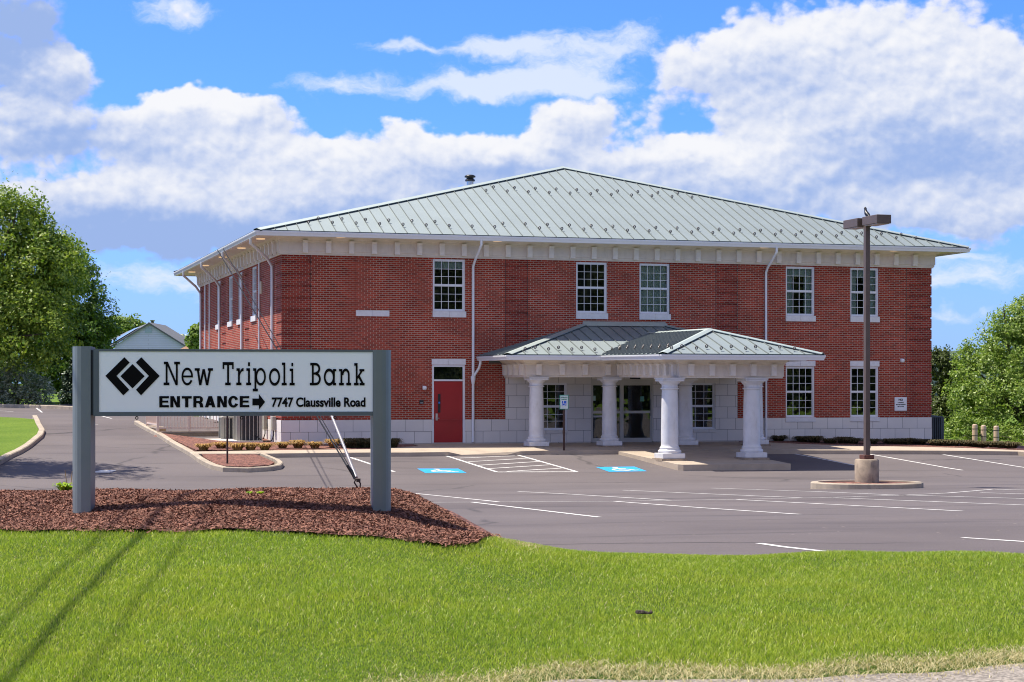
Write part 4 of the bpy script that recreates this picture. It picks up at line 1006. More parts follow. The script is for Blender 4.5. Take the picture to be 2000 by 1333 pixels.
# ------------------------------------------------------------------ things on and by the bank
def bthing(name, x, y, z, label, cat, group=None, rz=0.0):
    X, Y = to_world(x, y); return tag(empty(name, (X, Y, z), TH+rz), label, cat, group)
def text_mesh(body, size, name, m, parent, loc, rot=(R(90), 0, 0), w=None, h=None, offset=0.0, extrude=.002, align='LEFT'):
    cu = bpy.data.curves.new(name, 'FONT'); cu.body = body; cu.size = size; cu.offset = offset; cu.extrude = extrude; cu.resolution_u = 6
    ob = bpy.data.objects.new(name, cu); COL.objects.link(ob)
    dg = bpy.context.evaluated_depsgraph_get(); me = bpy.data.meshes.new_from_object(ob.evaluated_get(dg)); bpy.data.objects.remove(ob)
    co = np.zeros(len(me.vertices)*3); me.vertices.foreach_get('co', co); co = co.reshape(-1, 3)
    mn, mx = co.min(0), co.max(0)
    co[:, 0] -= mn[0] if align == 'LEFT' else (mn[0]+mx[0])/2
    if w: co[:, 0] *= w/(mx[0]-mn[0])
    co[:, 1] -= mn[1] if h else 0
    if h: co[:, 1] *= h/(mx[1]-mn[1])
    me.vertices.foreach_set('co', co.ravel()); me.materials.clear(); me.materials.append(m); me.update()
    o = bpy.data.objects.new(name, me); COL.objects.link(o); o.parent = parent; o.location = loc; o.rotation_euler = rot; return o
INK = mat('sign_black', (.005, .005, .005), .8, spec=.1)
sx0, sz0 = on_front(1747, 802.7); sx1, sz1 = on_front(1770.6, 776.2)
t = bthing('wall_sign', (sx0+sx1)/2, -.005, sz0, 'small white sign with black lettering on brick beside the right corner of the bank', 'sign')
hw = (sx1-sx0)/2; hh = sz1-sz0
q = MB(); q.bev(-hw, hw, -.015, 0, 0, hh, .004); q.obj('sign_panel', WHITE, t)
for body, z, w_, h_ in (('NO', .73, .36, .16), ('LOITERING', .565, .50, .075), ('SKATEBOARDING', .42, .80, .075), ('BICYCLING', .275, .52, .075)):
    text_mesh(body, .1, 'lettering', INK, t, (0, -.017, z*hh), w=w_*2*hw, h=h_*hh, offset=.004, align='C')
def dome(name, px, py, label):
    x, z = on_front(px, py); t = bthing(name, x, 0, z, label, 'light')
    q = MB(); q.lathe([(.001, -.09), (.05, -.08), (.075, -.04), (.075, .02), (.05, .05), (.001, .055)], (0, -.09), 16); q.obj('housing', WHITE, t)
    q = MB(); q.bev(-.05, .05, -.02, 0, -.06, .06, .005); q.tube([(0, -.01, 0), (0, -.09, .03)], .015); q.obj('bracket', WHITE, t)
dome('security_light', 828, 757.5, 'round white security light on brick left of the red door')
dome('security_light', 1760.5, 704, 'round white security light on brick high by the right corner')
def condenser(name, x, y, z, w, d, h, label, col, slats=9):
    t = bthing(name, x, y, z, label, 'air conditioner', 'air conditioning units beside the bank')
    M = mat('ac_'+name+str(round(x)), col, .5)
    q = MB(); q.bev(-w/2+.03, w/2-.03, -d/2+.03, d/2-.03, .06, h-.06, .01); q.obj('coil', mat('ac_coil', (.03, .032, .033), .6), t)
    q = MB(); n = slats
    for s in (-1, 1):
        for i in range(n+1):
            x_ = -w/2+w*i/n; q.box(x_-.014, x_+.014, s*d/2-.015, s*d/2+.015, .05, h-.04)
            y_ = -d/2+d*i/n; q.box(s*w/2-.013, s*w/2+.013, y_-.012, y_+.012, .05, h-.04)
    q.obj('louvre_guard', M, t)
    q = MB(); q.bev(-w/2-.02, w/2+.02, -d/2-.02, d/2+.02, h-.06, h, .015); q.bev(-w/2-.015, w/2+.015, -d/2-.015, d/2+.015, 0, .06, .01)
    for sx_ in (-1, 1):
        for sy_ in (-1, 1): q.box(sx_*(w/2-.02)-.06, sx_*(w/2-.02)+.06, sy_*(d/2-.012)-.02, sy_*(d/2-.012)+.02, .05, h-.05)
    q.obj('cabinet', M, t)
    q = MB(); q.lathe([(w*.36, h), (w*.36, h+.02), (w*.3, h+.025)], n=20); q.obj('fan_grille', BLK, t)
xa = fx(485, 1.9); condenser('air_conditioner', xa, 2.0, .02, .80, .75, 1.0, 'large grey air conditioner with dark louvres nearest the left corner of the bank', (.36, .35, .30), 6)
xb_ = fx(448, 3.4); condenser('air_conditioner', xb_, 3.3, .08, .62, .6, .82, 'smaller grey air conditioner with white lid beside the railing', (.42, .43, .38), 5)
condenser('air_conditioner', W+.46, .9, -.12, .66, .7, .96, 'blue grey air conditioner beside the right end of the bank', (.055, .075, .085), 8)
q = slab('gravel_pad', [LW(-3.1, 2.6, .13), LW(-1.2, 1.3, .09), LW(-.4, 1.3, .09), LW(-.4, 4.0, .15), LW(-2.9, 4.0, .15)], mat('white_gravel', (.55, .50, .45), .95, var=.3, vscale=30, bump=1, bscale=40)); struct(q)
for px, label, py in ((522, 'grey electrical box with conduit on the left wall, left of the corner downspout', 836), (539, 'grey electrical box with conduit on the left wall, nearest the corner', 841)):
    Yy = Y0*(549.5+103)/(px+103); yb = (Yy-Y0)/CT
    t = bthing('electrical_box', -.02, yb, .55, label, 'electrical box', 'electrical boxes by the air conditioners')
    q = MB(); q.bev(-.13, 0, -.14, .14, -.1, .38, .01); q.obj('box', mat('box_grey', (.36, .34, .28), .5), t)
    q = MB(); q.tube([(-.06, 0, -.1), (-.06, 0, -.25), (-.10, .15, -.45), (-.35, .4, -.50), (-.62, .55, -.25)], .02); q.obj('conduit', BLK, t)
x, z = 0, 5.9
t = bthing('wall_lantern', -.02, 3.3, 5.55, 'small pale cylinder light hanging on the left brick wall under the eaves', 'light')
q = MB(); q.lathe([(.05, -.35), (.055, -.3), (.055, .05), (.02, .1)], (-.13, 0), 12); q.obj('lamp', mat('pale_cylinder', (.6, .55, .42), .4), t)
q = MB(); q.tube([(0, 0, .25), (-.13, 0, .25), (-.13, 0, .08)], .012, 6); q.obj('bracket', BLK, t)

# railing and its retaining wall
t = bthing('retaining_wall', -2, 4.3, .1, 'low tan block retaining wall under the railing beside the drive', 'wall')
xl_ = fx(309.5, 4.3)
q = MB(); q.box(xl_+2, 1.95, 0, .3, -.2, .22); q.box(xl_+2, xl_+2.3, .3, 4.2, -.2, .36); q.obj('block_course', mat('tan_block', (.40, .30, .19), .9, var=.12, vscale=2, bump=.3), t)
q = MB(); q.box(xl_+1.96, 1.95, -.04, .34, .222, .27); q.box(xl_+1.96, xl_+2.34, .342, 4.24, .362, .41); q.obj('capstone', CONC, t)
t = bthing('railing', xl_, 4.45, .38, 'beige picket railing on the retaining wall by the left drive', 'railing')
RAIL = mat('beige_railing', (.66, .52, .43), .5)
Lr = -.3-xl_
for i, x in enumerate((0, Lr*.33, Lr*.66, Lr)):
    q = MB(); q.bev(-.045, .045, -.045, .045, 0, 1.1, .006); q.obj('post', RAIL, t, (x, 0, 0))
q = MB(); q.bev(-.045, .045, -.045, .045, .12, 1.2, .006); q.obj('post', RAIL, t, (.0, 3.7, 0))
q = MB(); q.box(.05, Lr-.05, -.025, .025, .08, .13); q.box(.05, Lr-.05, -.025, .025, 1.0, 1.05); q.box(-.025, .025, .05, 3.66, .20, .25); q.box(-.025, .025, .05, 3.66, 1.1, 1.15); q.obj('rail', RAIL, t)
q = MB()
for i in range(int(Lr/.115)): x = .1+i*.115; q.box(x-.011, x+.011, -.011, .011, .13, 1.0)
for i in range(30): y = .12+i*.12; q.box(-.011, .011, y-.011, y+.011, .25, 1.1)
q.obj('pickets', RAIL, t)

# ------------------------------------------------------------------ lot furniture
def lamp_post():
    t = tag(empty('lamp_post', (LIX, LIY, LIZ), TH), 'tall brown parking lot lamp post with two box heads on a round concrete base', 'lamp post')
    top = at(1691, 424, LIY).z - LIZ; base = at(1692, 897, LIY).z - LIZ; bw = 47/F*LIY/2
    q = MB(); q.lathe([(bw*1.02, -.1), (bw, .1), (bw, base-.03), (bw-.03, base)], n=32); q.obj('concrete_base', OLDC, t)
    q = MB(); q.bev(-.13, .13, -.13, .13, base, base+.10, .01); q.obj('base_cover', mat('rusty_bronze', (.10, .035, .022), .6, var=.4, vscale=9), t)
    q = MB(); q.bev(-.058, .058, -.058, .058, base+.09, top-.02, .006); q.bev(.06, .085, -.03, .03, base+.25, base+.42, .004); q.obj('pole', BRONZE, t)
    for s, rz in ((1, R(-90)), (-1, R(90))):
        h = empty('lamp_head', (0, 0, top-.12), rz, t)
        q = MB(); q.box(.05, .13, -.045, .045, -.06, .05); q.obj('arm', BRONZE, h)
        q = MB(); q.bev(.12, .84, -.185, .185, -.10, .10, .008); q.obj('housing', BRONZE, h)
        q = MB(); q.box(.17, .79, -.15, .15, -.112, -.101); q.obj('lens', mat('lamp_lens', (.45, .42, .38), .2), h)
    return top
LTOP = lamp_post()
def bird():
    t = tag(empty('bird', (LIX, LIY, LIZ+LTOP-.02), 1.9), 'small black bird perched on top of the lamp post', 'bird')
    q = MB()
    spine = [((-.20, 0, -.02), .008), ((-.12, 0, .01), .022), ((-.06, 0, .05), .045), ((0, 0, .09), .055), ((.04, 0, .14), .042), ((.06, 0, .19), .030), ((.07, 0, .225), .033), ((.085, 0, .245), .022), ((.10, 0, .25), .01)]
    q.tube([p for p, r in spine], [r for p, r in spine], 10); q.tube([(.095, 0, .238), (.14, 0, .232)], [.009, .002], 6)
    for s in (-1, 1): q.tube([(0, s*.02, .06), (.01, s*.022, .0)], .005, 5); q.add([(-.02, s*.05, .12), (.03, s*.052, .10), (-.05, s*.045, .04), (-.16, s*.02, .0)], [[0, 1, 2, 3]])
    q.obj('body', mat('black_feather', (.010, .010, .014), .4), t)
bird()
def ada_sign():
    p = G(1101.5, 888); t = tag(empty('parking_sign', p, TH-.15), 'green and white accessible parking sign on a dark post before the portico', 'sign')
    Yd = p.y; s = Yd/F
    q = MB(); q.box(-.03, .03, -.02, .02, -.3, 115*s); q.obj('post', mat('rusty_post', (.045, .018, .013), .7, var=.3, vscale=8), t)
    z0 = (888-800)*s; h = 28*s; w = 17.4*s/2
    q = MB(); q.bev(-w, w, -.030, -.022, z0, z0+h, .003); q.obj('sign_plate', mat('sign_green', (.03, .30, .20), .4), t)
    q = MB(); q.box(-w*.86, w*.86, -.033, -.0305, z0+h*.04, z0+h*.96); q.obj('sign_face', mat('sign_white', (.60, .66, .64), .4), t)
    q = MB(); q.box(-w*.5, w*.5, -.0355, -.0335, z0+h*.26, z0+h*.58); q.obj('blue_square', mat('sign_blue', (.01, .10, .55), .4), t)
    q = MB(); WH = mat('sign_white2', (.75, .75, .75), .4); c = (-.02, z0+h*.37)
    for i in range(10):
        a0, a1 = R(20+22*i-230), R(20+22*(i+1)-230); r0, r1 = .045, .058
        q.quad(*[(c[0]+r*math.cos(a), -.0365, c[1]+r*math.sin(a)) for r, a in ((r0, a0), (r1, a0), (r1, a1), (r0, a1))])
    q.box(-.035, -.015, -.0368, -.036, c[1]+.01, c[1]+.09); q.box(-.03, .03, -.0369, -.0361, c[1]+.02, c[1]+.032); q.box(.03, .042, -.037, -.036, c[1]-.05, c[1]+.03); q.box(-.04, -.012, -.037, -.036, c[1]+.095, c[1]+.12)
    q.obj('wheelchair_emblem', WH, t)
    GT = mat('sign_green_ink', (.01, .20, .12), .5)
    text_mesh('RESERVED', .1, 'lettering', GT, t, (0, -.034, z0+h*.79), w=w*1.5, h=h*.085, offset=.003, align='C'); text_mesh('PARKING', .1, 'lettering', GT, t, (0, -.034, z0+h*.65), w=w*1.2, h=h*.085, offset=.003, align='C')
ada_sign()
def island_sign():
    p = G(444, 905, .12); t = tag(empty('small_sign', p, TH), 'thin dark sign post standing in the small kerbed mulch island', 'sign'); 
    q = MB(); q.box(-.025, .025, -.02, .02, -.2, 2.3); q.obj('post', mat('rusty_post'), t)
    q = MB(); q.bev(-.15, .15, -.03, -.022, 1.85, 2.3, .003); q.obj('sign_plate', WHITE, t)
island_sign()
for px, py0, py1, label in ((1904, 829, 884, 'tan bollard with dark bands, leftmost of the three by the right trees'), (1921, 831, 886, 'tan bollard with dark bands, middle one of the three'), (1945.8, 832, 886, 'tan bollard with dark bands, rightmost of the three')):
    p = at(px, py1, 77.5); h = at(px, py0, 77.5).z-p.z
    t = tag(empty('bollard', p), label, 'bollard', 'bollards beside the right trees')
    q = MB(); q.lathe([(.11, -.3), (.11, h-.05), (.095, h-.015), (.04, h)], n=20); q.obj('sleeve', mat('tan_plastic', (.50, .36, .27), .5), t)
    q = MB(); q.lathe([(.113, h-.21), (.113, h-.18)], n=20); q.lathe([(.113, h-.49), (.113, h-.46)], n=20); q.obj('reflective_band', mat('band_dark', (.03, .03, .035), .5), t)
p = G(208, 921); t = tag(empty('drain_cover', (p.x, p.y, p.z)), 'pale rectangular utility cover set in the left drive', 'utility cover')
q = MB(); q.bev(-.22, .22, -.6, .6, -.03, .02, .006); q.obj('plate', mat('pale_plate', (.55, .54, .53), .6), t)

# ------------------------------------------------------------------ the bank's sign
SY = 16.2
def bank_sign():
    sc = SY/F
    base = at(455.5, 1003, SY); t = tag(empty('bank_sign', base, R(7.5)), 'wide grey framed bank sign with black lettering between two rounded posts in mulch', 'sign')
    X = lambda px: (px-452)*sc
    Z = lambda py: (1003-py)*sc
    POST = mat('slate_metal', (.155, .18, .182), .42, var=.04, vscale=4); FRM = mat('slate_frame', (.095, .118, .125), .45)
    for x0, x1, top, s in ((142.5, 181, 678, -1), (724, 762, 683, 1)):
        a, b = X(x0), X(x1); w = b-a; dp = .44
        outer, inner = (a, b) if s < 0 else (b, a)
        poly = [(inner, -dp/2)]; r = dp/2
        cxx = outer-s*w*.86
        for i in range(13): an = math.pi*i/12; poly.append((cxx+s*w*.86*math.sin(an)**.7, -r*math.cos(an)))
        poly.append((inner, dp/2))
        if s < 0: poly = poly[::-1]
        q = MB(); q.prism([(x_, y_+.135) for x_, y_ in poly], -.35, Z(top)); q.obj('post', POST, t)
    fx0, fx1, fz0, fz1 = X(186), X(734.5), Z(812.5), Z(683); ix0, ix1, iz0, iz1 = X(196.3), X(723.3), Z(804.5), Z(687.5)
    q = MB(); y0, y1 = -.075, .345
    q.box(fx0, fx1, y0, y1, fz0, iz0); q.box(fx0, fx1, y0, y1, iz1, fz1); q.box(fx0, ix0, y0, y1, iz0, iz1); q.box(ix1, fx1, y0, y1, iz0, iz1); q.box(fx0-.02, fx0-.001, -.05, .32, fz0+.01, fz1-.01, 1); q.box(fx1+.001, fx1+.02, -.05, .32, fz0+.01, fz1-.01, 1)
    q.obj('frame', [FRM, BLK], t)
    q = MB(); q.box(ix0-.002, ix1+.002, -.066, .336, iz0-.002, iz1+.002); q.obj('sign_panel', mat('sign_face_white', (.88, .92, .93), .4), t)
    yl = -.068
    def flat(b, poly): 
        n = len(poly); b.add([(X(x), yl, Z(y)) for x, y in poly] + [(X(x), yl-.004, Z(y)) for x, y in poly], [list(range(n, 2*n))] + [[i, (i+1) % n, n+(i+1) % n, n+i] for i in range(n)])
    Lg = lambda L: [(x/3.333, 560+y/3.333) for x, y in L]
    q = MB(); flat(q, Lg([(695, 583), (815, 463), (848, 497), (765, 583), (845, 672), (808, 708)])); flat(q, Lg([(1038, 583), (922, 463), (888, 497), (970, 583), (888, 672), (920, 708)])); flat(q, Lg([(866, 507), (943, 585), (866, 663), (790, 585)]))
    q.obj('emblem', INK, t)
    # letters drawn as strokes, in the enlarged units of three strips of the sign
    U = lambda x, y: (120+x/3.0303, 660+y/3.0303)
    word = MB(); cur = [310, 700, 6.114]
    def P(pts): flat(word, [(cur[0]+x/cur[2], cur[1]+y/cur[2]) for x, y in pts])
    def rect(x0, x1, y0, y1): P([(x0, y0), (x1, y0), (x1, y1), (x0, y1)])
    def ring(cx, cy, rx, ry, a0, a1, th, tv, n=26):
        for i in range(n):
            a, e = R(a0+(a1-a0)*i/n), R(a0+(a1-a0)*(i+1)/n)
            P([(cx+rx*math.cos(a), cy+ry*math.sin(a)), (cx+(rx-th)*math.cos(a), cy+(ry-tv)*math.sin(a)), (cx+(rx-th)*math.cos(e), cy+(ry-tv)*math.sin(e)), (cx+rx*math.cos(e), cy+ry*math.sin(e))])
    def done(): 
        nonlocal word
        word.obj('lettering', INK, t); word = MB()
    # New
    rect(79, 101, 45, 323); rect(198, 220, 45, 323); P([(79, 45), (104, 45), (220, 323), (195, 323)]); rect(58, 100, 45, 76); rect(178, 245, 45, 76); rect(55, 122, 292, 323)
    ring(331, 220, 67, 106, 28, 360, 21, 29); rect(278, 397, 208, 231)
    for a, b in (((452, 122), (482, 323)), ((522, 132), (484, 323)), ((524, 132), (562, 323)), ((600, 122), (564, 323))): P([(a[0]-12, a[1]), (a[0]+12, a[1]), (b[0]+12, b[1]), (b[0]-12, b[1])])
    rect(418, 477, 121, 151); rect(573, 632, 121, 151); done()
    # Tripoli
    rect(745, 875, 48, 84); rect(745, 765, 84, 130); rect(856, 875, 84, 130); rect(798, 821, 84, 323); rect(775, 840, 292, 323)
    rect(926, 948, 121, 323); rect(908, 948, 121, 152); rect(906, 967, 292, 323); P([(946, 172), (958, 138), (974, 122), (992, 118), (992, 154), (974, 158), (960, 174), (948, 206)])
    rect(1044, 1067, 50, 95); rect(1044, 1067, 121, 323); rect(1025, 1067, 121, 152); rect(1022, 1082, 292, 323)
    rect(1120, 1142, 121, 392); rect(1105, 1142, 121, 152); rect(1100, 1160, 364, 396); ring(1193, 222, 62, 106, 0, 360, 21, 30)
    cur[:] = [520, 700, 6.405]
    ring(77, 235, 69, 111, 0, 360, 23, 36); rect(187, 210, 55, 340); rect(168, 210, 55, 87); rect(165, 227, 308, 340)
    rect(286, 308, 58, 101); rect(285, 308, 130, 340); rect(265, 308, 130, 162); rect(263, 327, 308, 340); done()
    # Bank
    rect(540, 564, 58, 340); rect(520, 590, 58, 90); rect(515, 590, 308, 340); ring(585, 131, 60, 73, -90, 90, 24, 32); ring(588, 260, 64, 80, -90, 90, 24, 33); rect(560, 590, 178, 206)
    ring(757, 237, 68, 109, 0, 360, 23, 36); rect(804, 827, 135, 340); rect(804, 845, 135, 164); rect(804, 843, 308, 340)
    rect(898, 921, 135, 340); rect(880, 921, 135, 164); rect(879, 940, 308, 340); rect(991, 1013, 208, 340); rect(970, 1030, 308, 340); ring(963, 212, 50, 84, 180, 360, 22, 34)
    rect(1089, 1112, 60, 340); rect(1070, 1112, 60, 93); rect(1067, 1125, 308, 340); P([(1110, 226), (1150, 160), (1177, 160), (1112, 262)]); P([(1117, 236), (1136, 212), (1188, 312), (1160, 312)]); rect(1135, 1197, 135, 164); rect(1137, 1200, 308, 340); done()
    # ENTRANCE
    cur[:] = [300, 765, 6.114]
    def EE(x): rect(x, x+36, 55, 188); rect(x+36, x+112, 55, 81); rect(x+36, x+104, 108, 132); rect(x+36, x+112, 161, 188)
    def NN(x): rect(x, x+36, 55, 188); rect(x+78, x+113, 55, 188); P([(x+10, 55), (x+41, 55), (x+103, 188), (x+72, 188)])
    EE(66); NN(194); rect(328, 445, 55, 84); rect(367, 405, 84, 188)
    rect(463, 499, 55, 188); rect(499, 536, 55, 80); rect(499, 540, 112, 138); ring(536, 96, 40, 41, -90, 90, 35, 17); P([(520, 136), (556, 130), (574, 146), (581, 188), (542, 188), (537, 152)])
    P([(640, 55), (682, 55), (638, 188), (598, 188)]); P([(640, 55), (682, 55), (722, 188), (683, 188)]); rect(630, 692, 138, 164)
    NN(743); ring(933, 122, 61, 70, 24, 336, 37, 27); EE(1008); done()
    u0 = U(1232, 411); u1 = U(1785, 353); text_mesh('7747 Claussville Road', .1, 'lettering', INK, t, (X(u0[0]), yl-.002, Z(u0[1])), w=(u1[0]-u0[0])*sc, h=(u0[1]-u1[1])*sc, offset=.0032)
    q = MB(); flat(q, [U(*p) for p in [(1119, 360), (1157, 360), (1157, 334), (1193, 380), (1157, 426), (1157, 400), (1119, 400)]]); q.obj('arrow', INK, t)
    for px in (267, 468, 650):
        q = MB(); q.tube([(X(px)+.011*math.cos(a), 0, Z(815.5)+.012*math.sin(a)-.004) for a in [2*math.pi*i/10 for i in range(11)]], .004, 6); q.obj('eye_bolt', BLK, t)
bank_sign()

# guy wires with their guard and anchor
t = tag(empty('guy_wire', at(704, 962, 18.0)), 'two steel guy wires with a white plastic guard anchored in the mulch behind the sign', 'guy wire')
b0 = at(704, 962, 18.0); rel = lambda p: p-b0
ea, eb_ = LW(-EV+.03, 6.0, ZE-.05), LW(-EV+.03, 3.9, ZE-.05)
def onray(px, py, target):
    return target
CABLE = mat('cable_steel', (.022, .023, .027), .9, spec=.1)
e1 = at(425, 489, (ea.y+eb_.y)/2+1.2); e2 = at(436, 486, (ea.y+eb_.y)/2)
q = MB(); a1 = at(692, 935, 18.05); q.tube([rel(a1), rel(e1)], [.008, .016], 6); q.obj('cable', CABLE, t)
q = MB(); a2 = at(690, 925, 18.05); q.tube([rel(a2), rel(e2)], [.005, .013], 6); q.obj('cable', CABLE, t)
q = MB(); q.tube([rel(at(645.5, 806, 18.9)), rel(at(696, 933, 18.1))], .015, 10); q.obj('guard', mat('guard_white', (.27, .25, .27), .4), t)
q = MB(); q.tube([rel(at(678, 909, 18.05)), rel(at(687, 922, 18.05)), rel(at(693, 936, 18.02))], [.014, .018, .012], 8); q.obj('turnbuckle', BLK, t)
q = MB(); q.tube([(0, .05, -.4), (0, 0, 0), rel(at(702, 953, 18.0))], .012, 8)
lp = [(698, 935), (704, 945), (703, 954), (698, 952), (692, 943), (695, 936)]
q.tube([rel(at(*p, 18.0)) for p in lp+lp[:1]], .008, 6); q.bev(*[v for p in ((-.04, .0), (-.015, .015), (.10, .135)) for v in p], .004); q.obj('anchor_eye', mat('rusty_steel', (.05, .035, .03), .6, .4), t)

# overhead line and pole left of the picture; their shadows cross the lawn
t = tag(empty('utility_pole', (-6.7, 22.2, 0)), 'brown wooden utility pole beside the drive left of the sign', 'utility pole')
q = MB(); q.tube([(0, 0, -1), (0, 0, 9.6)], [.15, .11], 14); q.obj('pole', mat('pole_wood', (.16, .10, .06), .9, var=.2, vscale=3), t)
for dx, z, r, lab in ((0, 8.1, .030, 'thick black overhead cable strung from the utility pole, lowest one'), (-.42, 8.35, .018, 'thin black overhead cable strung from the utility pole, left one'), (.30, 8.3, .014, 'thin black overhead cable strung from the utility pole, right one')):
    q = MB(); n = 20; q.tube([(-6.25+dx+.02*i, 22-i*1.9, z-.9*(1-((i-10)/10)**2)*.35) for i in range(n+1)], r, 6); o = q.obj('overhead_cable', BLK); tag(o, lab, 'cable')

# ------------------------------------------------------------------ plants
def clump(P, r, h, n, m, name, label, group, cat='plant'):
    a = rng.uniform(0, 2*np.pi, n); rr = r*.45*np.sqrt(rng.random(n)); base = np.stack([rr*np.cos(a), rr*np.sin(a), np.zeros(n)], 1)
    out = a+rng.normal(0, .5, n); l = r*(.35+.75*rng.random(n)); hh = h*(.55+.5*rng.random(n)); w = .018+.014*rng.random(n)
    d = np.stack([np.cos(out), np.sin(out), np.zeros(n)], 1); s = np.stack([-np.sin(out), np.cos(out), np.zeros(n)], 1)*(w/2)[:, None]
    z = lambda f: np.stack([np.zeros(n), np.zeros(n), hh*f], 1)
    m1 = base+d*(l*.35)[:, None]+z(.8); m2 = base+d*(l*.75)[:, None]+z(1.0); tip = base+d*l[:, None]+z(.72)
    V = np.stack([base-s, base+s, m1-s, m1+s, m2-s*.9, m2+s*.9, tip], 1).reshape(-1, 3); k = np.arange(n)*7
    T = np.concatenate([np.stack(x, 1) for x in ((k, k+1, k+3), (k, k+3, k+2), (k+2, k+3, k+5), (k+2, k+5, k+4), (k+4, k+5, k+6))])
    o = npmesh(name, V, T, m); o.location = P; tag(o, label, cat, group); return o
GOLD = leaf_mat('golden_grass', (.17, .12, .02), (.60, .34, .14), .25, .6); DKG = leaf_mat('dark_sedge_shaded_grass', (.035, .045, .014), (.16, .115, .055), .2, .6)
gl = [(397.5, 880, 'golden grass clump, leftmost one standing alone in the left mulch bed'), (432, 876, 'golden grass clump beside the thin sign post in front of the gravel pad'), (464, 880, 'golden grass clump right of the thin sign post'), (490, 880, 'golden grass clump in front of the large grey air conditioner'), (517, 880, 'golden grass clump in front of the electrical boxes'), (552, 876, 'golden grass clump just right of the building corner'), (582, 875.5, 'golden grass clump with a tall sprout, before the stone base'), (615, 876, 'golden grass clump left of the guy wires, before the stone base'), (651, 874, 'golden grass clump directly behind the guy wires')]
for px, py, lab in gl: clump(K(px, py, .11), .25+.05*random.random(), .20+.07*random.random(), 320, GOLD, 'grass_clump', lab, 'golden grass clumps in the left bed')
for px in (678, 696, 714, 738, 765): clump(K(px, 874.5, .10), .34, .30, 380, DKG, 'grass_clump', 'dark shaded grass clump behind the right post of the bank sign', 'shaded clumps behind the bank sign')  # shade on these grass clumps is put in by the darker leaf colour
for i, (px, py) in enumerate([(1520, 864.5), (1567, 866), (1590, 867.5), (1622, 869), (1648, 869), (1665, 869.5), (1702, 870), (1737, 870), (1757, 870.5), (1775, 871), (1797, 871), (1827, 873), (1845, 873.5), (1862, 873.5), (1885, 874), (1905, 874.5), (1920, 875), (1942, 876), (1958, 877), (1975, 878)]):
    clump(K(px, py-1.5, .12), .36, .20+.06*random.random(), 340, DKG, 'sedge_clump', 'dark low sedge clump in the mulch bed along the right sidewalk', 'sedge clumps along the right bed')
LEAFY = leaf_mat('weed_leaf', (.12, .26, .01), (.40, .50, .02), .35)
p = at(128, 962, 17.9); p.z = float(zmulch(p.x, p.y)); clump(p, .11, .09, 46, LEAFY, 'weed', 'bright yellow green weed beside the left sign post', None)
for px, py in ((486, 962), (507, 978)): 
    p = at(px, py, 17.4); p.z = float(zmulch(p.x, p.y)); clump(p, .04, .035, 14, LEAFY, 'weed', 'tiny green weed sprout in the mulch under the sign', 'weed sprouts in the mulch')
q = MB(); b = at(134, 958, 17.9); b.z = float(zmulch(b.x, b.y)); q.tube([(0, 0, 0), (-.02, 0, .10), (-.035, 0, .21)], [.006, .004, .003], 5); q.tube([(.01, 0, 0), (.025, 0, .10), (.035, 0, .2)], [.005, .004, .003], 5); o = q.obj('dry_stalk', mat('dry_stem', (.35, .22, .10), .8), None, b); tag(o, 'two dry brown stalks beside the left sign post', 'plant')
# clod of soil on the lawn
q = MB(); cl = at(1259, 1226, 12.0); cl.z = float(zlawn(cl.x, cl.y))
for i in range(26): 
    a = random.random()*6.28; r = random.random()**.6*.042; s = .006+.009*random.random(); q.lathe([(s*.4, 0), (s, s*.6), (s*.7, s*1.4), (s*.1, s*1.8)], (r*1.3*math.cos(a), r*.6*math.sin(a)), 6, smooth=False)
o = q.obj('soil_clod', mat('dark_soil', (.06, .045, .035), .95), None, (cl.x, cl.y, cl.z+.03)); tag(o, 'small dark heap of soil lying on the lawn', 'soil')

BARK = mat('bark', (.10, .075, .055), .95, var=.25, vscale=4, bump=.6, bscale=20)
def leaves(lobes, n, size, flat=.5, seed=1, hollow=.55, up=.35):
    g = np.random.default_rng(seed); wts = np.array([l[3]*l[4] for l in lobes]); pick = g.choice(len(lobes), n, p=wts/wts.sum())
    L = np.array([l for l in lobes]); C = L[pick, :3]; rx = L[pick, 3]; rz = L[pick, 4]
    d = g.standard_normal((n, 3)); d /= np.linalg.norm(d, axis=1)[:, None]
    rad = hollow + (1.06-hollow)*g.random(n)**.45
    # twig clusters: pull the leaves to random spots so that gaps open between them
    spots = g.standard_normal((len(lobes)*70, 3)); lift = 1+.22*g.standard_normal(len(lobes)*70); spots /= np.linalg.norm(spots, axis=1)[:, None]
    idx = g.integers(0, 70, n) + pick*70; d2 = d*.20 + spots[idx]; d2 /= np.linalg.norm(d2, axis=1)[:, None]
    use = g.random(n) < .86; d = np.where(use[:, None], d2, d)
    bump = np.clip(lift[idx], .55, 1.35)
    P = C + d*np.stack([rx, rx, rz], 1)*(rad*bump)[:, None]
    N = d*.6 + np.array([0, 0, up]) + g.standard_normal((n, 3))*flat; N /= np.linalg.norm(N, axis=1)[:, None]
    A = np.cross(N, g.standard_normal((n, 3))); A /= np.linalg.norm(A, axis=1)[:, None]; B = np.cross(N, A)
    s = size*(.6+.8*g.random(n)); A *= s[:, None]; B *= (s*.62)[:, None]; dr = N*(s*.18)[:, None]
    V = np.stack([P-A, P-B*.9-dr, P+A, P+B*.9-dr], 1).reshape(-1, 3); k = np.arange(n)*4
    return V, np.stack([k, k+1, k+2, k+3], 1)
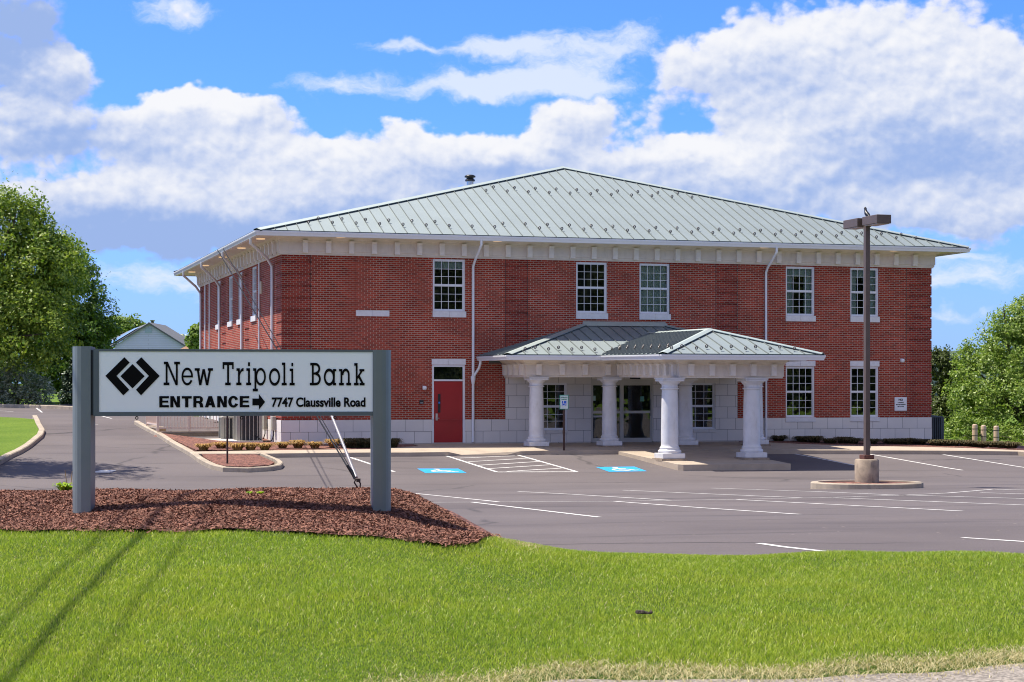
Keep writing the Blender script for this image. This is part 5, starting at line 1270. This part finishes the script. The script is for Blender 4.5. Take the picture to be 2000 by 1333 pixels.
def tree(name, label, base, lobes, n, size, m, trunk_r, trunk_h, cat='tree', seed=1, group=None, limbs=7, **kw):
    t = tag(empty(name, base), label, cat, group); b = Vector(base)
    L = [(l[0]-b.x, l[1]-b.y, l[2]-b.z, l[3], l[4]) for l in lobes]
    V, Fc = leaves(L, n, size, seed=seed, **kw)
    npmesh('crown', V, Fc, m, t)
    q = MB(); r_ = random.Random(seed); cx = sum(l[0] for l in L)/len(L); cy = sum(l[1] for l in L)/len(L); top = max(l[2]+l[4]*.5 for l in L)
    q.tube([(0, 0, -.4), (.02, 0, trunk_h*.5), (cx*.2, cy*.2, trunk_h), (cx*.7, cy*.7, (trunk_h+top)/2), (cx, cy, top)], [trunk_r*1.25, trunk_r, trunk_r*.85, trunk_r*.5, trunk_r*.12], 10)
    for i in range(limbs):
        l = L[i % len(L)]; a = r_.random()*6.28; e = Vector((l[0]+l[3]*.7*math.cos(a), l[1]+l[3]*.7*math.sin(a), l[2]+l[4]*(.6*r_.random()-.1))); s0 = Vector((cx*.2, cy*.2, trunk_h*(.9+.35*r_.random())))
        mm = (s0+e)/2+Vector((0, 0, .25*(e-s0).length*.4)); q.tube([s0, mm, e], [trunk_r*.4, trunk_r*.25, trunk_r*.06], 7)
    q.obj('trunk', BARK, t); return t
def lob(px, py, Y, rpx, rpz=None): p = at(px, py, Y); return (p.x, p.y, p.z, rpx/F*Y, (rpz or rpx)/F*Y)
MAPLE = leaf_mat('maple_leaf', (.075, .155, .012), (.30, .37, .045), .32); MAPLD = leaf_mat('shaded_maple_leaf', (.05, .12, .012), (.14, .22, .025), .30)  # second maple colour is darkened to hold the shade of the crown
LIME = leaf_mat('young_maple_leaf', (.09, .17, .022), (.33, .42, .09), .32); CEDAR = leaf_mat('cedar_leaf', (.045, .075, .016), (.12, .15, .035), .15)
BLOS = leaf_mat('dogwood_leaf', (.06, .11, .03), (.85, .85, .68), .3); SPRUCE = leaf_mat('spruce_leaf', (.03, .055, .03), (.07, .11, .06), .1)
def gz(X, Y): return float(zground(np.array(X), np.array(Y)))
def base(px, Y): X = (px-1000)/F*Y; return (X, Y, gz(X, Y))
tree('maple_tree', 'tall sunlit maple at the left edge, tallest tree in view', base(-30, 96), [lob(-25, 500, 96, 120, 140), lob(-60, 620, 96, 150, 110), lob(60, 560, 95, 95, 95), lob(105, 520, 97, 62, 62), lob(20, 430, 96, 60, 55), lob(50, 650, 94, 100, 75), lob(70, 470, 96, 50, 48)], 70000, .088, MAPLE, .30, 2.6, seed=3, limbs=14)
tree('shaded_maple_tree', 'rounded maple with shade put in its leaf colour behind the left end of the bank sign', base(140, 106), [lob(150, 600, 106, 58, 75), lob(120, 660, 105, 75, 55), lob(170, 655, 106, 50, 55), lob(140, 540, 107, 48, 45), lob(115, 500, 107, 36, 36), lob(100, 720, 104, 60, 45), lob(50, 705, 105, 60, 48), lob(175, 705, 107, 36, 48), lob(150, 735, 107, 34, 34)], 58000, .086, MAPLD, .26, 2.2, seed=5, limbs=12)
tree('dogwood_bush', 'white flowering dogwood bush below the left maple', base(35, 97), [lob(30, 750, 97, 48, 42), lob(75, 760, 97, 28, 28), lob(-10, 760, 97, 36, 34), lob(40, 722, 97, 28, 18)], 12000, .07, BLOS, .08, .4, cat='bush', seed=7, up=.9)
tree('spruce_bush', 'dark blue green spruce beside the left sign post', base(140, 100), [lob(140, 775, 100, 24, 24), lob(142, 745, 100, 17, 24), lob(144, 715, 100, 9, 22)], 3500, .09, SPRUCE, .08, .4, cat='bush', seed=8)
tree('far_tree', 'light green round tree beyond the grey house', base(245, 260), [lob(225, 640, 260, 26, 20), lob(255, 634, 260, 24, 16), lob(200, 660, 260, 26, 26), lob(280, 642, 262, 14, 10)], 7000, .2, LIME, .25, 3, seed=9)
tree('blossom_tree', 'white blossoming tree right of the grey house', base(345, 240), [lob(340, 672, 240, 20, 18), lob(356, 668, 240, 12, 12), lob(328, 664, 240, 12, 12)], 2500, .17, leaf_mat('white_blossom', (.45, .48, .42), (.7, .7, .66), .2), .15, 2, seed=10)
tree('far_tree', 'small green tree at the far left corner of the bank', base(382, 135), [lob(384, 650, 135, 14, 14), lob(378, 668, 135, 14, 14)], 1800, .14, LIME, .1, 1.5, seed=11)
tree('bright_maple_tree', 'large bright green maple at the right edge behind the bollards', base(2010, 88), [lob(2025, 690, 88, 95, 90), lob(1940, 745, 87, 62, 66), lob(1970, 665, 88, 50, 54), lob(1905, 790, 86, 50, 46), lob(1990, 800, 86, 84, 64), lob(1893, 705, 88, 30, 34), lob(2040, 630, 89, 66, 52), lob(1880, 750, 87, 26, 34), lob(1995, 640, 88, 30, 36)], 60000, .068, LIME, .2, 1.2, seed=13, limbs=18)
tree('cedar_tree', 'grey green cedar right beside the right corner of the bank', base(1842, 90), [lob(1838, 715, 90, 28, 32), lob(1860, 738, 90, 20, 36), lob(1835, 780, 90, 28, 45), lob(1850, 820, 89, 30, 38), lob(1828, 695, 90, 12, 16), lob(1845, 700, 90, 9, 16)], 20000, .055, CEDAR, .12, .8, cat='tree', seed=14)
tree('undergrowth_bush', 'low leafy bush on the slope behind the bollards', base(1900, 84), [lob(1880, 840, 84, 34, 30), lob(1930, 848, 84, 36, 28), lob(1985, 856, 84, 40, 26), lob(1855, 850, 85, 24, 24), lob(2010, 862, 83, 30, 22), lob(1868, 868, 81, 26, 14), lob(1912, 872, 81, 30, 14), lob(1960, 876, 81, 34, 14), lob(2005, 878, 81, 30, 14), lob(1842, 864, 82, 16, 12)], 16000, .055, LIME, .05, .3, cat='bush', seed=15)
tree('roadside_tree', 'green tree left of the drive casting its shadow on the asphalt', (-18.9, 53.6, float(zlot(-18.9, 53.6))), [(-18.6, 53.6, 9.5, 2.1, 2.6), (-19.4, 53.2, 6.8, 2.3, 2.0), (-18.3, 54.3, 7.2, 1.8, 1.6), (-17.6, 53.9, 10.2, 1.3, 1.6), (-17.0, 53.0, 9.8, 1.2, .5), (-16.8, 54.2, 11.4, 1.1, .7), (-16.6, 52.4, 12.2, 1.0, .4)], 16000, .085, MAPLE, .18, 3.0, seed=17)

# far houses and hills
def house():
    Yh = 190; t = tag(empty('house', at(290, 762, Yh)), 'grey house with pale blue siding gable and solar panels on its roof', 'house'); o = at(290, 762, Yh); zg = -1.5
    P = lambda px, py, dy=0.0: (at(px, py, Yh).x-o.x, dy, at(px, py, Yh).z-o.z)
    pk, el_, er_ = P(291, 632), P(218, 676), P(368, 676)
    dp = 9.0
    sid = brick_mat('blue_siding', (.60, .60, .80), (.58, .58, .78), (.42, .42, .57), 8.0, .22, .016, .05, rough=.6)
    q = MB(); v = [(el_[0]+.3, 0, zg), (er_[0]-.3, 0, zg), (er_[0]-.3, 0, er_[2]), pk, (el_[0]+.3, 0, el_[2])]; q.add(v, [[0, 1, 2, 3, 4]]); q.add([(x, dp, z) for x, _, z in v], [[4, 3, 2, 1, 0]])
    q.quad((v[0][0], 0, zg), (v[0][0], dp, zg), (v[0][0], dp, el_[2]), (v[0][0], 0, el_[2])); q.quad((v[1][0], 0, zg), (v[1][0], dp, zg), (v[1][0], dp, er_[2]), (v[1][0], 0, er_[2])); q.obj('wall', sid, t)
    q = MB(); sh = mat('grey_shingle', (.12, .125, .14), .9, var=.1, vscale=2); th = .18
    for e in (er_,):
        a, b = Vector((e[0], -.35, e[2]-.1)), Vector((pk[0], -.35, pk[2]+.12)); c, d = Vector((pk[0], dp+.3, pk[2]+.12)), Vector((e[0], dp+.3, e[2]-.1)); u = Vector((0, 0, -th))
        q.add([a, b, c, d, a+u, b+u, c+u, d+u], [[0, 1, 2, 3], [7, 6, 5, 4], [0, 4, 5, 1], [2, 6, 7, 3], [3, 7, 4, 0]])
    # the left slope runs back to the left behind the tree
    C = [Vector(P(214, 678, -.3)), Vector(P(291, 631.3, -.3)), Vector(P(212, 642, 9.3)), Vector(P(135, 680, 9.3))]
    u = Vector((0, 0, -th)); q.add(C+[c+u for c in C], [[0, 1, 2, 3], [7, 6, 5, 4], [0, 4, 5, 1], [1, 5, 6, 2], [2, 6, 7, 3], [3, 7, 4, 0]]); q.obj('roof', sh, t)
    B = lambda a, b: C[0]*(1-a)*(1-b)+C[1]*a*(1-b)+C[2]*a*b+C[3]*(1-a)*b + Vector((0, 0, .12))
    q = MB(); q.add([B(.12, .06), B(.82, .06), B(.86, .42), B(.16, .42)], [[0, 1, 2, 3]]); q.obj('solar_panel', mat('solar_cell', (.10, .22, .42), .12), t)
    q = MB(); q.lathe([(.28, 0), (.28, .05)], n=12); q = MB(); q.box(-.35, .35, -.06, -.01, P(0, 646)[2]-.25, P(0, 646)[2]+.25); q.obj('gable_vent', mat('vent_blue', (.32, .40, .5), .6), t)
    q = MB(); q.lathe([(.16, 0), (.16, .8), (.24, .82), (.24, .95)], (P(283, 0)[0], 4), 10); c = q.obj('chimney_pipe', STEEL, t, (0, 0, P(0, 637)[2]-.2))
house()
def brown_house():
    Yh = 150; o = at(382, 762, Yh); t = tag(empty('house', o), 'tan roofed building just left of the far corner of the bank', 'house')
    P = lambda px, py, dy=0.0: (at(px, py, Yh).x-o.x, dy, at(px, py, Yh).z-o.z)
    q = MB(); a, b, c, d = P(352, 682), P(420, 682), P(400, 650, 4), P(389, 652, 4); q.add([a, b, c, d], [[0, 1, 2, 3]]); q.add([P(352, 682, 8), a, d], [[0, 1, 2]]); q.add([P(352, 682, 8), P(420, 682, 8), c, d], [[3, 2, 1, 0]]); q.obj('roof', mat('tan_shingle', (.24, .14, .085), .9, var=.1, vscale=2), t)
    q = MB(); q.box(P(356, 0)[0], P(416, 0)[0], .3, 7.5, -1.5, P(0, 682)[2]-.002); q.obj('wall', mat('tan_wall', (.45, .38, .3), .8), t)
brown_house()
def hills():
    V = []; Fc = []; n = 80
    for i in range(n+1):
        px = 1500+i*12; Yh = 1500; z = at(px, 692-10*math.exp(-((px-1870)/60)**2)-4*math.sin(px*.03)-2*math.sin(px*.11), Yh); V += [(z.x, Yh, -10), tuple(z), (z.x*1.05, Yh+500, -10)]
    for i in range(n): k = i*3; Fc += [[k, k+3, k+4, k+1], [k+1, k+4, k+5, k+2]]
    struct(npmesh('hills', np.array(V), np.array(Fc), mat('hazy_wooded_hill', (.10, .15, .14), .95, var=.25, vscale=.01)))  # distance haze is put into the slightly blue hill colour
hills()

# the wood across the road, behind the viewer, that the bank's windows mirror
def wood():
    g = np.random.default_rng(5); lobes = []
    for i in range(64):
        X = 25+2.3*i; Y = -58+(X-25)*.30+6*g.random()
        lobes += [(X, Y, 7+6*g.random(), 5+2*g.random(), 8+3*g.random()), (X, Y+4, 1.5, 4.5, 4)]
    V, Fc = leaves(lobes, 60000, .8, seed=21, hollow=.4)
    o = npmesh('distant_wood', V, Fc, leaf_mat('wood_leaf', (.035, .05, .014), (.085, .10, .032), .15)); tag(o, kind='stuff')
wood()
